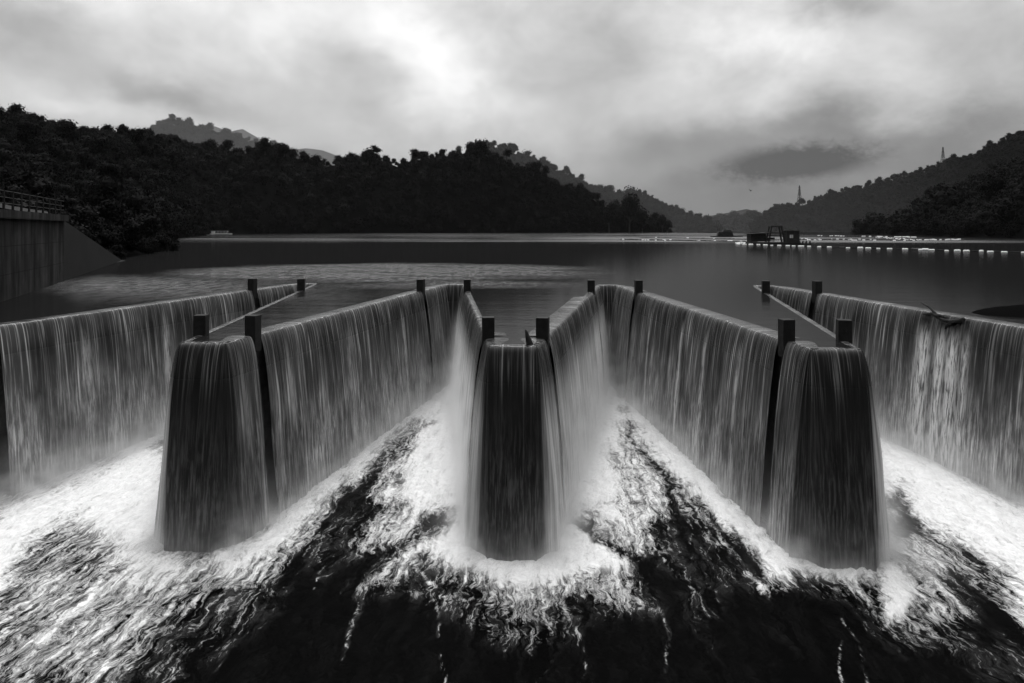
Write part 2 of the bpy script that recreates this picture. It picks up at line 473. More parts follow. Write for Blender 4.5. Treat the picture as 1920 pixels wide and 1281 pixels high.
# falling water
def sample_crest(s):
    k = int(np.clip(np.searchsorted(arc, s, side='right') - 1, 0, len(crest) - 2))
    a, b_ = crest[k], crest[k + 1]
    L = arc[k + 1] - arc[k]; f = (s - arc[k]) / L
    return k, a + (b_ - a) * f, seg_normal(a, b_), L
corner_s = arc[1:-1]
def convex(i):   # crest vertex i
    a, b_ = seg_normal(crest[i - 1], crest[i]), seg_normal(crest[i], crest[i + 1])
    return a.x * b_.y - a.y * b_.x > 0
STREAMS_READY = []
STREAMS = []     # (arc position, width, strength): clumped streams and one bare slit
def arc_at(k, px):
    a, b_ = crest[k], crest[k + 1]
    best = min(((abs(960 + FPX * ((a + (b_ - a) * f).x * CA + (a + (b_ - a) * f).y * SA) / (-(a + (b_ - a) * f).x * SA + (a + (b_ - a) * f).y * CA) - px), f) for f in [i / 600 for i in range(601)]))
    return arc[k] + (b_ - a).length * best[1]
def nappe(s0, s1, ds, nrow, name, label, group='water sheets falling over the weir'):
    """one sheet between two piers (or the ends); fans out round convex corners, meets itself in the inner corners"""
    extra = 0.0
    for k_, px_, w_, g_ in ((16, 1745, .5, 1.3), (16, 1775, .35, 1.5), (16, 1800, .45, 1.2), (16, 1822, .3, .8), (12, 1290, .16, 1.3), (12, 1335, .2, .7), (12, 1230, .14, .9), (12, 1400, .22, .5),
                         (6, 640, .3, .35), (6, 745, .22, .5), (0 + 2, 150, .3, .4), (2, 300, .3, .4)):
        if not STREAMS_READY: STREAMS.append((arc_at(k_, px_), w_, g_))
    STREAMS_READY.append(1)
    cols = []     # (px, py, nx, ny, s, thin, xlim_lo, xlim_hi, T)
    s = s0; kk = sorted([c for c in corner_s if s0 < c < s1])
    marks = [s0] + kk + [s1]
    for mi in range(len(marks) - 1):
        u0, u1 = marks[mi], marks[mi + 1]
        n = max(2, int((u1 - u0) / ds))
        for q in range(n + 1):
            sq = u0 + (u1 - u0) * q / n
            k, p, nn, L = sample_crest(min(max(sq, u0 + 1e-5), u1 - 1e-5))
            cap = L < 3
            y0 = (crest[k].y + crest[k + 1].y) / 2
            e = min(sq - u0, u1 - sq)
            flank = (not cap) and (nn.x * p.x > 0 or abs(p.x) < 3) and abs(p.x) > .01
            if cap: thin = .92 if y0 < 40 else .45
            elif flank and abs(p.x) > 3: thin = 0.0
            else: thin = max(0, .55 - (p.y - VF) / 5.0) if p.y < 31 else 0.0
            aer = (1.0 if abs(p.x) > 3 else .55) if flank else 0.0
            dc = (p - Vector((min(FRONT, key=lambda v: abs(v - p.x)), VF))).length
            lead = .45 if cap else min(1.0, .3 + max(0, min(p.y - VF, VB - p.y)) * .5)
            if not cap and nn.x * p.x > 0 and abs(p.x) > 3: lead *= .22
            cols.append((p.x, p.y, nn.x, nn.y, sq + extra, thin, 1.25 if cap else 1.0, lead, aer, sq))
        if mi < len(marks) - 2:
            i = arc.index(marks[mi + 1])
            na = seg_normal(crest[i - 1], crest[i]); nb = seg_normal(crest[i], crest[i + 1])
            if convex(i):
                a0, a1 = math.atan2(na.y, na.x), math.atan2(nb.y, nb.x)
                if a1 < a0: a1 += 2 * math.pi
                nf = 14
                xo = crest[i].x - min(FRONT, key=lambda v: abs(v - crest[i].x)); outer = xo * crest[i].x > 0 or abs(crest[i].x) < 3
                for q in range(1, nf):
                    a = a0 + (a1 - a0) * q / nf
                    cols.append((crest[i].x, crest[i].y, math.cos(a), math.sin(a), marks[mi + 1] + extra + .13 * q, .95 if not outer else .95 * max(0, 1 - max(0, abs(math.cos(a)) - .45) * 1.8), 1.15 - .35 * math.sin(math.pi * q / nf), .12, max(0, abs(math.cos(a)) - .45) * 1.8 if outer else 0.0, 0.0))
                extra += .13 * nf
    C = np.array(cols)
    nc = len(C)
    # profile: lead-in over the crest, then a parabola
    up_ = np.linspace(-1.0, -.12, 7)
    z_up = .004 + .022 * np.sin((up_ + 1.0) / .88 * math.pi * .8)
    drop = (np.linspace(0, 1, nrow) ** 1.8) * (DROP + .25) + .002
    outs = np.sqrt(drop / DROP)
    R = 7 + nrow
    co = np.zeros((nc, R, 3)); S = np.zeros((nc, R)); T = np.zeros((nc, R)); TH = np.zeros((nc, R))
    sc = C[:, 4]
    stream = np.zeros(nc)
    for sp_, wp_, gp_ in STREAMS: stream = np.maximum(stream, gp_ * np.exp(-((C[:, 9] - sp_) / wp_) ** 2))
    AER = np.repeat(C[:, 8:9], R, 1); STREAM = np.repeat(stream[:, None], R, 1)
    for r in range(R):
        if r < 7: o = (up_[r] + .12) * C[:, 7] - .12; z = np.full(nc, z_up[r]); t = 0.0; tt = (up_[r])
        else:
            d = drop[r - 7]; t = d; tt = d
            o = C[:, 6] * outs[r - 7] - .12 + .10
            z = np.full(nc, .004 - d)
        # strands: ridges that stay at the same place along the crest
        amp = .030 + .05 * min(1, max(t, 0) / 6)
        nzs = (fbm(sc * 5.5, np.full(nc, t * .22), 5, 3) - .5) + .6 * (fbm(sc * 2.2, np.full(nc, t * .35 + 5), 9, 3) - .5)
        if r > 5: o = o + nzs * amp * 2.2
        if 1 < r <= 7: z = z + nzs * .05 * (r - 1) / 5
        co[:, r, 0] = C[:, 0] + C[:, 2] * o; co[:, r, 1] = C[:, 1] + C[:, 3] * o; co[:, r, 2] = z
        if t > 5: co[:, r, 2] += 0
        S[:, r] = sc; T[:, r] = max(t, 0); TH[:, r] = C[:, 5]
    # inner corners: never cross the middle plane of the bay
    for q in range(nc):
        x0, y0 = C[q, 0], C[q, 1]
        for xb in BACK:
            if abs(x0 - xb) < 8 and y0 > 40 and abs(x0 - xb) > HWB - .02 and abs(C[q, 2]) > .5:
                if x0 < xb: co[q, :, 0] = np.minimum(co[q, :, 0], xb - .02 + .05 * 0)
                else: co[q, :, 0] = np.maximum(co[q, :, 0], xb + .02)
    # the sheet edges draw in a little below a pier
    me = grid_mesh(name, co.reshape(-1, 3), nc, R, {'s': S, 't': T, 'thin': TH, 'aer': AER, 'stream': STREAM})
    o = link(name, me, M_SHEET)
    tag(o, label, 'waterfall', group, 'structure')
    return o

cuts = [2.0] + piers + [arc[-1] - 2.0]
for i in range(len(cuts) - 1):
    s0 = cuts[i] + (.32 if i else 0); s1 = cuts[i + 1] - (.32 if i < len(cuts) - 2 else 0)
    mid = (s0 + s1) / 2; _, pm, nm, _ = sample_crest(mid)
    vis = -24 < pm.x < 24 and not (nm.x * pm.x > 0 and abs(nm.x) > .5 and abs(pm.x) > 4)
    nappe(s0, s1, .045 if vis else .09, 46, 'falling_water', None)

# ------------------------------------------------------------------ lake
def make_lake():
    line = offset_line(crest, -.16)
    poly = [(p.x, p.y) for p in line] + [(60, VF), (60, 30), (9000, 30), (9000, 12000), (-9000, 12000), (-9000, 30), (-60, 30), (-60, VF)]
    b = bmesh.new()
    f = b.faces.new([b.verts.new((x, y, 0)) for x, y in poly])
    f.normal_update()
    if f.normal.z < 0: f.normal_flip()
    bmesh.ops.triangulate(b, faces=[f], ngon_method='EAR_CLIP')
    me = bpy.data.meshes.new('lake'); b.to_mesh(me); b.free()
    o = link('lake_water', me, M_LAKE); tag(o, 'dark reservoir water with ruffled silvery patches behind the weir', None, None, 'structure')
make_lake()
g = MB().prism([(-9000, -60), (9000, -60), (9000, 12000), (-9000, 12000)], -14, -11.5).build('ground', M_MUD); tag(g, kind='structure')

# ------------------------------------------------------------------ stilling pool with foam
ZP = -DROP
DARK, = (None,),
FOAM = [ # (density, feather px, polygon in photo pixels, unprojected to the pool surface)
 # far left bay
 (.52, 30, [(-200, 1000), (60, 1000), (300, 900), (420, 1030), (430, 1110), (330, 1180), (240, 1290), (-200, 1300)]),
 (.98, 26, [(-300, 1080), (0, 940), (63, 915), (200, 850), (300, 780), (330, 900), (330, 1045), (250, 1060), (150, 1000), (85, 1010), (60, 1050), (40, 1090), (0, 1130), (-200, 1180)]),
 (.86, 26, [(190, 990), (320, 1020), (420, 1045), (425, 1075), (300, 1110), (236, 1120), (180, 1170), (110, 1190), (130, 1140), (220, 1060)]),
 (.80, 14, [(300, 1110), (330, 1110), (250, 1190), (185, 1290), (150, 1290), (200, 1210), (240, 1150)]),
 (.70, 14, [(420, 1085), (430, 1100), (320, 1160), (260, 1230), (235, 1290), (215, 1290), (240, 1220), (300, 1150)]),
 (.78, 16, [(60, 1180), (130, 1130), (170, 1150), (90, 1215), (40, 1240)]),
 # right side of the left tower and along its wall up to the inner corner
 (.95, 16, [(400, 1030), (430, 1030), (530, 945), (640, 850), (705, 790), (830, 690), (855, 690), (850, 780), (767, 803), (724, 841), (665, 895), (640, 915), (590, 960), (555, 1000), (530, 1030), (430, 1085), (400, 1085)]),
 (.62, 16, [(420, 1060), (560, 985), (612, 935), (612, 960), (590, 1010), (545, 1050), (520, 1085), (450, 1110), (420, 1110)]),
 # left centre bay ribbon
 (.60, 18, [(724, 841), (767, 803), (860, 780), (880, 1000), (788, 1000), (700, 1040), (645, 1045), (700, 960), (690, 930)]),
 (.93, 16, [(775, 800), (900, 700), (900, 960), (800, 970), (785, 1000), (745, 1010), (755, 960), (735, 900), (760, 850)]),
 (.55, 12, [(790, 965), (780, 1015), (720, 1030), (650, 1050), (640, 1040), (700, 1000)]),
 (.18, 10, [(795, 975), (835, 970), (832, 992), (800, 1000)]),
 # apron of the centre tower
 (.60, 22, [(788, 1005), (860, 980), (1060, 980), (1130, 995), (1180, 1045), (1220, 1145), (1150, 1140), (1060, 1130), (1005, 1160), (900, 1140), (850, 1110), (790, 1065), (770, 1090), (690, 1120), (668, 1110), (720, 1050)]),
 (.96, 16, [(800, 1010), (860, 970), (1050, 970), (1115, 990), (1160, 1050), (1180, 1090), (1090, 1085), (1000, 1110), (930, 1120), (880, 1090), (855, 1075), (800, 1050), (730, 1085), (750, 1050)]),
 (.42, 16, [(860, 1100), (1010, 1090), (1010, 1180), (980, 1190), (900, 1160)]),
 (.40, 12, [(1060, 1100), (1090, 1110), (1060, 1190), (1050, 1180)]),
 # right centre bay
 (.66, 16, [(1070, 800), (1165, 740), (1200, 830), (1260, 900), (1260, 960), (1215, 990), (1250, 1030), (1190, 1050), (1120, 1000), (1060, 960)]),
 (.96, 14, [(1060, 780), (1165, 690), (1175, 780), (1155, 850), (1180, 950), (1195, 985), (1150, 985), (1120, 965), (1060, 970)]),
 (.42, 12, [(1170, 800), (1225, 860), (1235, 910), (1215, 960), (1175, 930), (1165, 860)]),
 (.16, 10, [(1070, 975), (1115, 972), (1112, 992), (1085, 995)]),
 (.95, 14, [(1150, 720), (1170, 720), (1280, 815), (1420, 970), (1500, 1050), (1650, 1055), (1650, 1095), (1490, 1088), (1440, 1085), (1385, 1010), (1330, 980), (1290, 925), (1240, 870), (1180, 800)]),
 (.58, 14, [(1250, 880), (1300, 940), (1340, 1000), (1376, 1010), (1390, 1070), (1440, 1085), (1490, 1100), (1430, 1112), (1390, 1090), (1370, 1040), (1320, 1010), (1285, 960)]),
 (.50, 16, [(1490, 1090), (1650, 1085), (1660, 1180), (1640, 1165), (1600, 1130), (1560, 1120)]),
 (.36, 22, [(700, 1090), (860, 1090), (1080, 1120), (1130, 1150), (1080, 1200), (1000, 1225), (900, 1200), (820, 1150), (760, 1130)]),
 (.34, 24, [(1640, 1090), (1760, 1120), (1850, 1190), (1800, 1240), (1700, 1225), (1640, 1180)]),
 (.26, 30, [(1740, 1190), (2000, 1190), (2000, 1300), (1840, 1290)]),
 (.30, 22, [(330, 1130), (520, 1060), (560, 1120), (470, 1180), (330, 1290), (240, 1290)]),
 (.24, 22, [(1160, 880), (1260, 900), (1310, 1040), (1300, 1120), (1230, 1060)]),
 (.26, 22, [(590, 960), (720, 900), (690, 1010), (600, 1090), (560, 1060)]),
 # far right bay
 (.52, 24, [(1640, 930), (1700, 930), (1790, 1020), (1880, 1070), (1990, 1130), (2000, 1240), (1930, 1180), (1880, 1130), (1800, 1080), (1830, 1170), (1720, 1210), (1640, 1120)]),
 (.98, 22, [(1620, 780), (1660, 800), (1780, 860), (1920, 945), (2200, 1060), (2200, 1150), (1930, 1150), (1880, 1080), (1800, 1030), (1730, 1000), (1690, 930), (1660, 950), (1650, 1050), (1625, 1060)]),
 (.93, 14, [(1630, 1050), (1690, 1050), (1725, 1110), (1700, 1170), (1665, 1180), (1650, 1110)]),
 (.72, 12, [(1700, 1035), (1730, 1050), (1800, 1120), (1815, 1160), (1770, 1140), (1730, 1090)]),
 (.10, 10, [(1683, 945), (1705, 955), (1715, 1000), (1700, 1010), (1685, 985)]),
 (.70, 14, [(1860, 1060), (1925, 1080), (2000, 1200), (1915, 1170), (1880, 1110)]),
]
STRANDS = [ (.62, 5, [(775, 1060), (800, 1095), (815, 1130), (825, 1180), (835, 1240), (838, 1300)]), (.5, 4, [(925, 1150), (920, 1165), (938, 1175), (940, 1195)]),
 (.6, 4, [(1215, 1010), (1250, 1045), (1280, 1075), (1300, 1112)]), (.6, 5, [(1576, 1160), (1600, 1190), (1615, 1240), (1637, 1300)]),
 (.6, 5, [(1572, 1200), (1575, 1240), (1590, 1300)]), (.5, 4, [(980, 1200), (1005, 1195), (1008, 1185)]), (.45, 4, [(945, 1215), (942, 1235)]),
 (.6, 5, [(1285, 950), (1300, 1000), (1296, 1020)]), (.55, 4, [(1290, 1080), (1300, 1110), (1303, 1135)]), (.5, 5, [(650, 1045), (690, 1020), (740, 960)]), (.5, 5, [(1230, 1140), (1250, 1190), (1245, 1260)]), (.45, 5, [(460, 1130), (430, 1190), (410, 1260)]), (.5, 5, [(1090, 1190), (1100, 1230), (1095, 1290)]), (.5, 6, [(690, 1120), (665, 1170), (640, 1240)]),
 (.45, 5, [(1000, 1290), (1020, 1265), (1030, 1240)]), (.5, 4, [(600, 1000), (602, 1040), (590, 1100)]), (.35, 5, [(500, 1150), (515, 1130)]),
 (.75, 7, [(1060, 1100), (1065, 1150), (1085, 1190)]), (.8, 6, [(780, 1065), (800, 1090), (815, 1100)])]

def poly_sd(px, py, P):
    """signed distance, positive inside"""
    P = np.array(P, float); n = len(P)
    d = np.full(px.shape, 1e9); inside = np.zeros(px.shape, bool)
    for i in range(n):
        ax, ay = P[i]; bx, by = P[(i + 1) % n]
        ex, ey = bx - ax, by - ay
        t = np.clip(((px - ax) * ex + (py - ay) * ey) / (ex * ex + ey * ey + 1e-9), 0, 1)
        d = np.minimum(d, np.hypot(px - ax - t * ex, py - ay - t * ey))
        c = ((ay > py) != (by > py)) & (px < (bx - ax) * (py - ay) / (by - ay + 1e-12) + ax)
        inside ^= c
    return np.where(inside, d, -d)
def line_d(px, py, P):
    d = np.full(px.shape, 1e9)
    for (ax, ay), (bx, by) in zip(P, P[1:]):
        ex, ey = bx - ax, by - ay
        t = np.clip(((px - ax) * ex + (py - ay) * ey) / (ex * ex + ey * ey + 1e-9), 0, 1)
        d = np.minimum(d, np.hypot(px - ax - t * ex, py - ay - t * ey))
    return d

def make_pool():
    nx, ny = 640, 560
    xs = np.linspace(-34, 34, nx)
    ys = 14 + (60 - 14) * (np.linspace(0, 1, ny) ** 1.35)
    X, Y = np.meshgrid(xs, ys, indexing='ij'); X = X.ravel(); Y = Y.ravel()
    r = X * CA + Y * SA; f = -X * SA + Y * CA
    px = 960 + FPX * r / f; py = HORIZON + FPX * (CAM_H - ZP) / f
    wx = (fbm(X * .9, Y * .5, 31, 4) - .5) * 46; wy = (fbm(X * .9, Y * .5, 47, 4) - .5) * 34
    qx, qy = px + wx, py + wy
    D = np.zeros_like(X)
    for dens, fe, P in FOAM:
        sdv = poly_sd(qx, qy, P)
        w = np.clip(sdv / (fe * 1.9) * .5 + .5, 0, 1); w = w * w * (3 - 2 * w)
        if dens < .2: D = D * (1 - w) + dens * w
        else: D = np.maximum(D, dens * w)
    D0 = D.copy()
    for dens, wd, P in STRANDS:
        dd = line_d(px + wx * .55, py + wy * .55, P)
        D = np.maximum(D, (dens * (.62 + .5 * (fbm(X * 1.1, Y * .8, 91, 3) - .3))) * np.clip(1.25 - dd / (wd * (.4 + 1.4 * fbm(X * 1.5, Y * 1.5, 71, 2)) * .8), 0, 1))
    # boiling white water close to every wall foot
    Z = np.full_like(X, ZP)
    boil = np.clip((D0 - .3) / .6, 0, 1)
    Z += boil * (.08 + .30 * (fbm(X * 1.3, Y * .9, 3, 5, .55) - .4) + .16 * (fbm(X * 4.5, Y * 3.5, 13, 3, .6) - .5)) + .10 * (fbm(X * .5, Y * .25, 8, 3) - .5)
    D += np.where(D < .05, .0, 0)
    specks = fbm(X * .35, Y * .12, 60, 3)
    D = np.maximum(D, np.clip((specks - .60) * 1.6, 0, .22))
    me = grid_mesh('pool_water', np.stack([X, Y, Z], 1), nx, ny, {'foam': D})
    o = link('pool_water', me, M_POOL); tag(o, 'black churning pool water with white foam below the weir', None, None, 'structure')
    o2 = MB().prism([(-60, -40), (60, -40), (60, 64), (-60, 64)], -11.4, -9.15).build('pool_depth', plain('deep_water', .003, .3)); tag(o2, kind='structure')
make_pool()

# ------------------------------------------------------------------ left retaining wall, railing, sloping bank
def left_bank():
    t = empty('retaining_wall', (-34.7, 43.0, 0)); tag(t, 'stained concrete retaining wall with a thin railing on top at the left edge', 'wall')
    inv = Matrix.Translation((34.7, -43.0, 0))
    a, b_ = Vector(ray_at(-2, 43.2)), Vector(ray_at(120, 61.0))
    d = (b_ - a).normalized(); n = Vector((-d.y, d.x))
    if n.x > 0: n = -n                       # away from the water
    a0 = a - d * 17
    def pr(p, q): return (p.x, p.y), (q.x, q.y)
    def part(mbx, name, mat):
        o = mbx.build(name, mat); o.data.transform(inv); o.parent = t; return o
    part(MB().prism([tuple(a0), tuple(b_), tuple(b_ + n * 14), tuple(a0 + n * 14)], -12, 5.75), 'wall_face', M_CONC)
    o_ = -n * .35
    part(MB().prism([tuple(a0 + o_), tuple(b_ + o_ + d * .3), tuple(b_ + n * 14 + d * .3), tuple(a0 + n * 14)], 5.754, 6.35), 'coping', M_CONC)
    rl = MB(); L = (b_ - a0).length; k = 0; s = 0.4
    rail = None
    ends = []
    for lv in (.45, .85, 1.3):
        rl.tube([(a0.x + o_.x * .6, a0.y + o_.y * .6, 6.35 + lv), ((b_ - d * 1.2).x + o_.x * .6, (b_ - d * 1.2).y + o_.y * .6, 6.35 + lv)], .025, 5)
    rail = part(rl, 'railing', M_RAIL)
    while s < L - 1.0:
        p = a0 + d * s + o_ * .6
        q = MB().box((p.x, p.y, 6.35 + .68), (.11, .11, 1.36)); o = q.build('rail_post', M_RAIL); o.data.transform(inv); o.parent = rail
        s += 2.1
    # sloped apron behind the end of the wall
    p0 = b_ ; pe = Vector(on_plane(228, 489)); 
    V = [(p0.x - d.x * .5 + n.x * .1, p0.y - d.y * .5 + n.y * .1, 6.0), (pe.x, pe.y, .1), (p0.x - d.x * .5 + n.x * .1, p0.y - d.y * .5 + n.y * .1, -.6), (pe.x + 6, pe.y, -.8), (pe.x - 30, pe.y + 20, 9.0), (p0.x - 20, p0.y + 4, 9.0)]
    b = bmesh.new(); vv = [b.verts.new(v) for v in V]
    b.faces.new((vv[2], vv[3], vv[1], vv[0])); b.faces.new((vv[0], vv[1], vv[4], vv[5]))
    me = bpy.data.meshes.new('bank'); b.to_mesh(me); b.free()
    o = link('sloping_bank', me, M_BANK); tag(o, 'smooth sloping bank running down to the water beyond the wall', None, None, 'structure')
left_bank()
# low dark mound just entering the frame at right
def right_mound():
    n = 26; co = []
    c = Vector(ray_at(2010, 38))
    for i in range(n):
        for j in range(n):
            u, v = i / (n - 1) * 2 - 1, j / (n - 1) * 2 - 1
            h = max(0, 1 - (u * u + v * v)) ** .7 * .62 - .08
            co.append((c.x + u * 6.2, c.y + v * 2.6 + u * .9, h + .12 * (float(fbm(u * 4, v * 4, 3)) - .5)))
    me = grid_mesh('dark_mound', np.array(co), n, n)
    tag(link('dark_mound', me, M_MUD), 'low dark mound at the right edge of the lake', None, None, 'structure')
right_mound()

# ------------------------------------------------------------------ hills and forest
def crown_mesh(name, seed, lobes=9, leaves=900, size=.085, flat=.75):
    """unit crown about 1 wide: leaf-clump quads scattered over several uneven lobes"""
    rg = np.random.default_rng(seed)
    L = []
    for k in range(lobes):
        a = rg.uniform(0, 2 * math.pi); r = rg.uniform(.03, .25) if k else 0.0; z = rg.uniform(.25, .78)
        L.append((math.cos(a) * r, math.sin(a) * r, z * flat + .1, rg.uniform(.15, .25) if k else .28))
    vs, fs = [], []
    for k in range(leaves):
        lx, ly, lz, lr = L[k % lobes]
        d = rg.normal(size=3); d /= np.linalg.norm(d)
        rr = lr * (rg.uniform(.7, 1.1) if k % 5 else rg.uniform(1.05, 1.5))
        p = np.array([lx, ly, lz]) + d * rr * np.array([1, 1, .8])
        nrm = d + rg.normal(size=3) * .6; nrm /= np.linalg.norm(nrm)
        u = np.cross(nrm, [0, 0, 1.0]); u /= (np.linalg.norm(u) + 1e-6); v = np.cross(nrm, u)
        s = size * rg.uniform(.4, 1.15)
        i = len(vs)
        for cx, cy in ((-1, -.5), (.2, -1), (1, .3), (-.1, 1)):
            vs.append(tuple(p + (u * cx + v * cy) * s * .5))
        fs.append((i, i + 1, i + 2, i + 3))
    for lx, ly, lz, lr in L:                 # dark inner masses
        i = len(vs)
        for dz, rr in ((-.7, .4), (-.2, .6), (.35, .55), (.7, .2)):
            for q in range(6):
                a = q * math.pi / 3
                vs.append((lx + math.cos(a) * lr * rr, ly + math.sin(a) * lr * rr, lz + dz * lr * .8))
        for rr in range(3):
            for q in range(6):
                fs.append((i + rr * 6 + q, i + rr * 6 + (q + 1) % 6, i + rr * 6 + 6 + (q + 1) % 6, i + rr * 6 + 6 + q))
        fs.append(tuple(i + 18 + q for q in range(6)))
    me = bpy.data.meshes.new(name); me.from_pydata(vs, [], fs); me.update()
    me.materials.append(M_LEAF)
    return me
def trunk_mesh(seed):
    rg = random.Random(seed); mbx = MB()
    mbx.tube([(0, 0, -.05), (.01, 0, .2), (0, .01, .45)], [.035, .026, .014], 6)
    for k in range(5):
        a = k * 1.26 + rg.uniform(-.3, .3)
        mbx.tube([(0, 0, .22 + .03 * k), (math.cos(a) * .12, math.sin(a) * .12, .38 + .03 * k), (math.cos(a) * .22, math.sin(a) * .22, .5 + .02 * k)], [.015, .01, .004], 5)
    bmesh.ops.recalc_face_normals(mbx.b, faces=mbx.b.faces)
    me = bpy.data.meshes.new('trunk'); mbx.b.to_mesh(me); mbx.b.free(); me.materials.append(M_TRUNK); return me
CROWNS = [crown_mesh('crown', 1), crown_mesh('crown', 2, 7, 900, .08, .9), crown_mesh('crown', 3, 12, 900, .08, .6), crown_mesh('crown', 4, 6, 700, .09, 1.05)]
TRUNKS = [trunk_mesh(3), trunk_mesh(5)]

TREES = []
def tree(px, f, top_py, width_px, variant, label, group='trees standing out of the wooded hills', zbase=None):
    """tree whose crown top shows at top_py; stands on the hill below"""
    x, y = ray_at(px, f); zt = height_at(top_py, f)
    w = width_px / FPX * f
    h = max(w * 1.05, 6.0) if zbase is None else zt - zbase
    root = empty('broadleaf_tree', (x, y, zt - h * .99), random.uniform(0, 6))
    tag(root, label, 'tree', group)
    hh = h / (.98 if variant == 1 else .85 if variant == 0 else .78 if variant == 2 else 1.0)
    for nm, me in (('crown', CROWNS[variant]), ('trunk', TRUNKS[variant % 2])):
        o = bpy.data.objects.new(nm, me); COL.objects.link(o); o.parent = root
        o.scale = (w * 1.25, w * 1.25, hh * .95)
    return root

GROUPS = {}
def interp_profile(prof, px):
    P = np.array(prof, float); return np.interp(px, P[:, 0], P[:, 1])

def hill(name, label, prof, ds, dr, step, tree_h, seed, x0=None, x1=None, npx=160, nd=26, rough=.12, back=1.5):
    """prof: skyline (px, py); ds(px): shore distance; dr(px): ridge distance. Real terrain from shore to ridge and down behind."""
    px0, px1 = prof[0][0], prof[-1][0]
    P = np.linspace(px0, px1, npx)
    sky_py = interp_profile(prof, P)
    Ds = np.array([ds(p) for p in P]); Dr = np.array([dr(p) for p in P])
    zr = np.maximum(CAM_H + (HORIZON - sky_py) / FPX * Dr - tree_h * .85, -1)
    co = np.zeros((npx, nd, 3)); tt = np.linspace(0, 1.45, nd)
    for j, t in enumerate(tt):
        f = Ds + (Dr - Ds) * t
        if t <= 1: k = np.sin(t * math.pi / 2) ** .9 * f / Dr
        else: k = 1 - (t - 1) / .45 * back
        r = (P - 960) / FPX * f
        x = r * CA - f * SA; y = r * SA + f * CA
        nz = (fbm(x / 60 + seed, y / 60, seed, 3) - .55) * rough * 4
        z = zr * (k + np.minimum(nz, .12) * math.sin(min(t, 1) * math.pi) * .5)
        if t < .02: z = np.full_like(zr, -2.0)
        co[:, j] = np.stack([x, y, z], 1)
    me = grid_mesh(name, co.reshape(-1, 3), npx, nd)
    o = link(name, me, M_MUD); tag(o, label, None, None, 'structure')
    # canopy points
    A, B = co[:-1, :-1], co[1:, :-1]; C_, D_ = co[:-1, 1:], co[1:, 1:]
    area = np.linalg.norm(np.cross(B - A, C_ - A), axis=2)
    rg = np.random.default_rng(seed)
    cnt = rg.poisson(area / (step * step))
    pts = []
    I, J = np.nonzero(cnt)
    for i, j in zip(I, J):
        if tt[j] > 1.12: continue
        for _ in range(cnt[i, j]):
            u, v = rg.random(2)
            p = (A[i, j] * (1 - u) + B[i, j] * u) * (1 - v) + (C_[i, j] * (1 - u) + D_[i, j] * u) * v
            if p[2] > -.8: pts.append(p)
    return np.array(pts)

def forest(name, label, pts, size, seed):
    rg = np.random.default_rng(seed); n = len(pts)
    me = bpy.data.meshes.new(name); me.vertices.add(n)
    p = pts.copy(); p[:, 2] -= size * .12
    me.vertices.foreach_set('co', p.astype(np.float32).ravel())
    sc = size * rg.choice([.5, .7, .95, 1.2, 1.6], n, p=[.25, .25, .27, .16, .07]) * rg.uniform(.85, 1.15, n)
    for k, v in (('tsize', sc), ('trot', rg.uniform(0, 6.28, n))):
        me.attributes.new(k, 'FLOAT', 'POINT').data.foreach_set('value', v.astype(np.float32))
    me.attributes.new('tpick', 'INT', 'POINT').data.foreach_set('value', rg.integers(0, 4, n).astype(np.int32))
    o = link(name, me, M_LEAF)
    tag(o, label, None, None, 'stuff')
    ng = bpy.data.node_groups.new(name + '_scatter', 'GeometryNodeTree')
    ng.interface.new_socket('Geometry', in_out='INPUT', socket_type='NodeSocketGeometry')
    ng.interface.new_socket('Geometry', in_out='OUTPUT', socket_type='NodeSocketGeometry')
    N, Lk = ng.nodes, ng.links
    gi, go = N.new('NodeGroupInput'), N.new('NodeGroupOutput')
    m2p = N.new('GeometryNodeMeshToPoints'); Lk.new(gi.outputs[0], m2p.inputs[0])
    iop = N.new('GeometryNodeInstanceOnPoints'); Lk.new(m2p.outputs[0], iop.inputs['Points'])
    g2 = N.new('GeometryNodeJoinGeometry') if False else None
    g2i = N.new('GeometryNodeGeometryToInstance')
    for so in SRC:
        oi = N.new('GeometryNodeObjectInfo'); oi.transform_space = 'ORIGINAL'; oi.inputs['Object'].default_value = so
        Lk.new(oi.outputs['Geometry'], g2i.inputs[0])
    Lk.new(g2i.outputs[0], iop.inputs['Instance'])
    iop.inputs['Pick Instance'].default_value = True
    def att(nm, t):
        a = N.new('GeometryNodeInputNamedAttribute'); a.data_type = t; a.inputs['Name'].default_value = nm; return a.outputs[0]
    Lk.new(att('tpick', 'INT'), iop.inputs['Instance Index'])
    cx = N.new('ShaderNodeCombineXYZ'); Lk.new(att('trot', 'FLOAT'), cx.inputs[2]); Lk.new(cx.outputs[0], iop.inputs['Rotation'])
    Lk.new(att('tsize', 'FLOAT'), iop.inputs['Scale'])
    Lk.new(iop.outputs[0], go.inputs[0])
    md = o.modifiers.new('scatter', 'NODES'); md.node_group = ng
    return o

